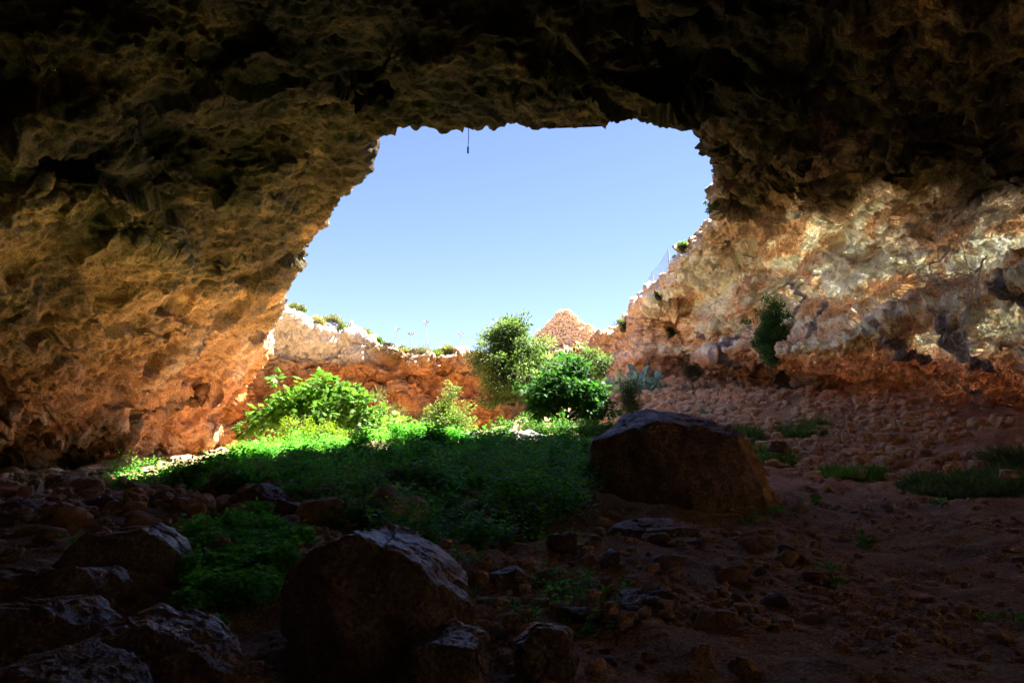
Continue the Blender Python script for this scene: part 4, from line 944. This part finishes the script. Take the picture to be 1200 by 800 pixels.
grass(945, 512, 29, 62, 1.0, .6, 4000, (.08, .2, .08), 'dark grass clump higher on the rubble slope', 3)
grass(998, 552, 22.5, 84, 1.0, .4, 6500, (.11, .34, .06), 'wide green grass clump in the middle of the right slope', 4)
grass(1140, 566, 19.5, 160, 1.5, .5, 9000, (.08, .2, .12), 'tall blue green grass bed at the right wall foot', 5)
grass(1190, 540, 21, 60, 1.1, .6, 3000, (.07, .17, .11), 'dark tall grass at the right edge against the wall', 6)
grass(60, 578, 23, 120, 1.0, .35, 1800, (.08, .13, .04), 'thin dry grass along the foot of the left wall', 7)
# ---- litter
def scrap(px, py, sz, col, lab, seed, ro=.35):
    p = ghit(px, py, 4.5, 40); r = np.random.default_rng(seed); n = 9; u = np.linspace(-1, 1, n); A, B_ = np.meshgrid(u, u, indexing='ij')
    hgt = .45 * np.abs(fbm(A * 1.6, B_ * 1.6, A * 0, 3, seed)) + .12; X_ = A * (1 + .3 * noise(A * 2, B_ * 2, A * 0, seed + 2)); Y_ = B_ * .6
    V1 = np.stack([X_, Y_, hgt], -1).reshape(-1, 3) * sz; V2 = V1 - [0, 0, .01 * 1]; i = np.arange(n * n).reshape(n, n)
    Fq = np.stack([i[:-1, :-1], i[1:, :-1], i[1:, 1:], i[:-1, 1:]], -1).reshape(-1, 4)
    o = mesh_np('plastic_scrap', np.concatenate([V1, V2]), np.concatenate([Fq, Fq[:, ::-1] + n * n]), plain('scrap_plastic', col, ro, .1, 8, 0, .6), True); o.location = p; o.rotation_euler.z = r.random() * 3
    tag(o, lab, 'litter', 'scraps of litter')
scrap(346, 693, .06, (.03, .12, .75), 'crumpled blue plastic scrap left of the black boulder', 1)
scrap(597, 779, .04, (.02, .22, .85), 'small bright blue scrap near the bottom centre', 2)
scrap(12, 627, .06, (.75, .78, .8), 'whitish scrap at the left edge on the rubble', 3)
scrap(1000, 590, .09, (.8, .8, .8), 'white scrap on the stones below the right grass clump', 4)
print('objects', round(time.time() - T0, 1))


# ------------------------------------------------------------------ light
SUN_EL, SUN_AZ = 58.0, 77.0     # azimuth measured from +Y towards +X
w = bpy.data.worlds.new('World'); scene.world = w; w.use_nodes = True
nt = w.node_tree; bg = nt.nodes['Background']
sky = nt.nodes.new('ShaderNodeTexSky'); sky.sky_type = 'NISHITA'; sky.sun_disc = False
sky.sun_elevation = math.radians(SUN_EL); sky.sun_rotation = math.radians(SUN_AZ)
sky.air_density = 0.9; sky.dust_density = 0.0; sky.ozone_density = 5.0; sky.altitude = 800
tint = nt.nodes.new('ShaderNodeVectorMath'); tint.operation = 'MULTIPLY'; tint.inputs[1].default_value = (.82, .69, .785)
nt.links.new(sky.outputs[0], tint.inputs[0]); nt.links.new(tint.outputs[0], bg.inputs[0]); bg.inputs[1].default_value = 0.05
sl = bpy.data.lights.new('sun', 'SUN'); sl.energy = 5.0; sl.angle = math.radians(.5); sl.color = (1, .95, .86)
so = bpy.data.objects.new('sun', sl); COL.objects.link(so)
el, az = math.radians(SUN_EL), math.radians(SUN_AZ)
to = Vector((math.cos(el) * math.sin(az), math.cos(el) * math.cos(az), math.sin(el)))
so.rotation_euler = to.to_track_quat('Z', 'Y').to_euler(); so.location = (0, 0, 40)
# ------------------------------------------------------------------ camera and render
cd = bpy.data.cameras.new('camera'); cd.sensor_width = 36; cd.lens = 36 * FPX / 1200; cd.clip_end = 2000; cd.clip_start = .05
co = bpy.data.objects.new('camera', cd); COL.objects.link(co); co.location = CAM; co.rotation_euler = (math.pi / 2 + PITCH, 0, 0)
scene.camera = co
vs = scene.view_settings; vs.view_transform = 'Standard'; vs.look = 'None'; vs.gamma = 1; vs.use_curve_mapping = False
vs.exposure = EXPOSURE = 3.05
cy = scene.cycles; cy.use_denoising = True; cy.max_bounces = 8; cy.diffuse_bounces = 5; cy.glossy_bounces = 2; cy.transmission_bounces = 3; cy.transparent_max_bounces = 4
cy.use_guiding=True; cy.use_adaptive_sampling = True; cy.adaptive_threshold = 0.015
try: cy.denoiser = 'OPENIMAGEDENOISE'; cy.denoising_input_passes = 'RGB_ALBEDO_NORMAL'
except Exception: pass
print('script', round(time.time() - T0, 1))
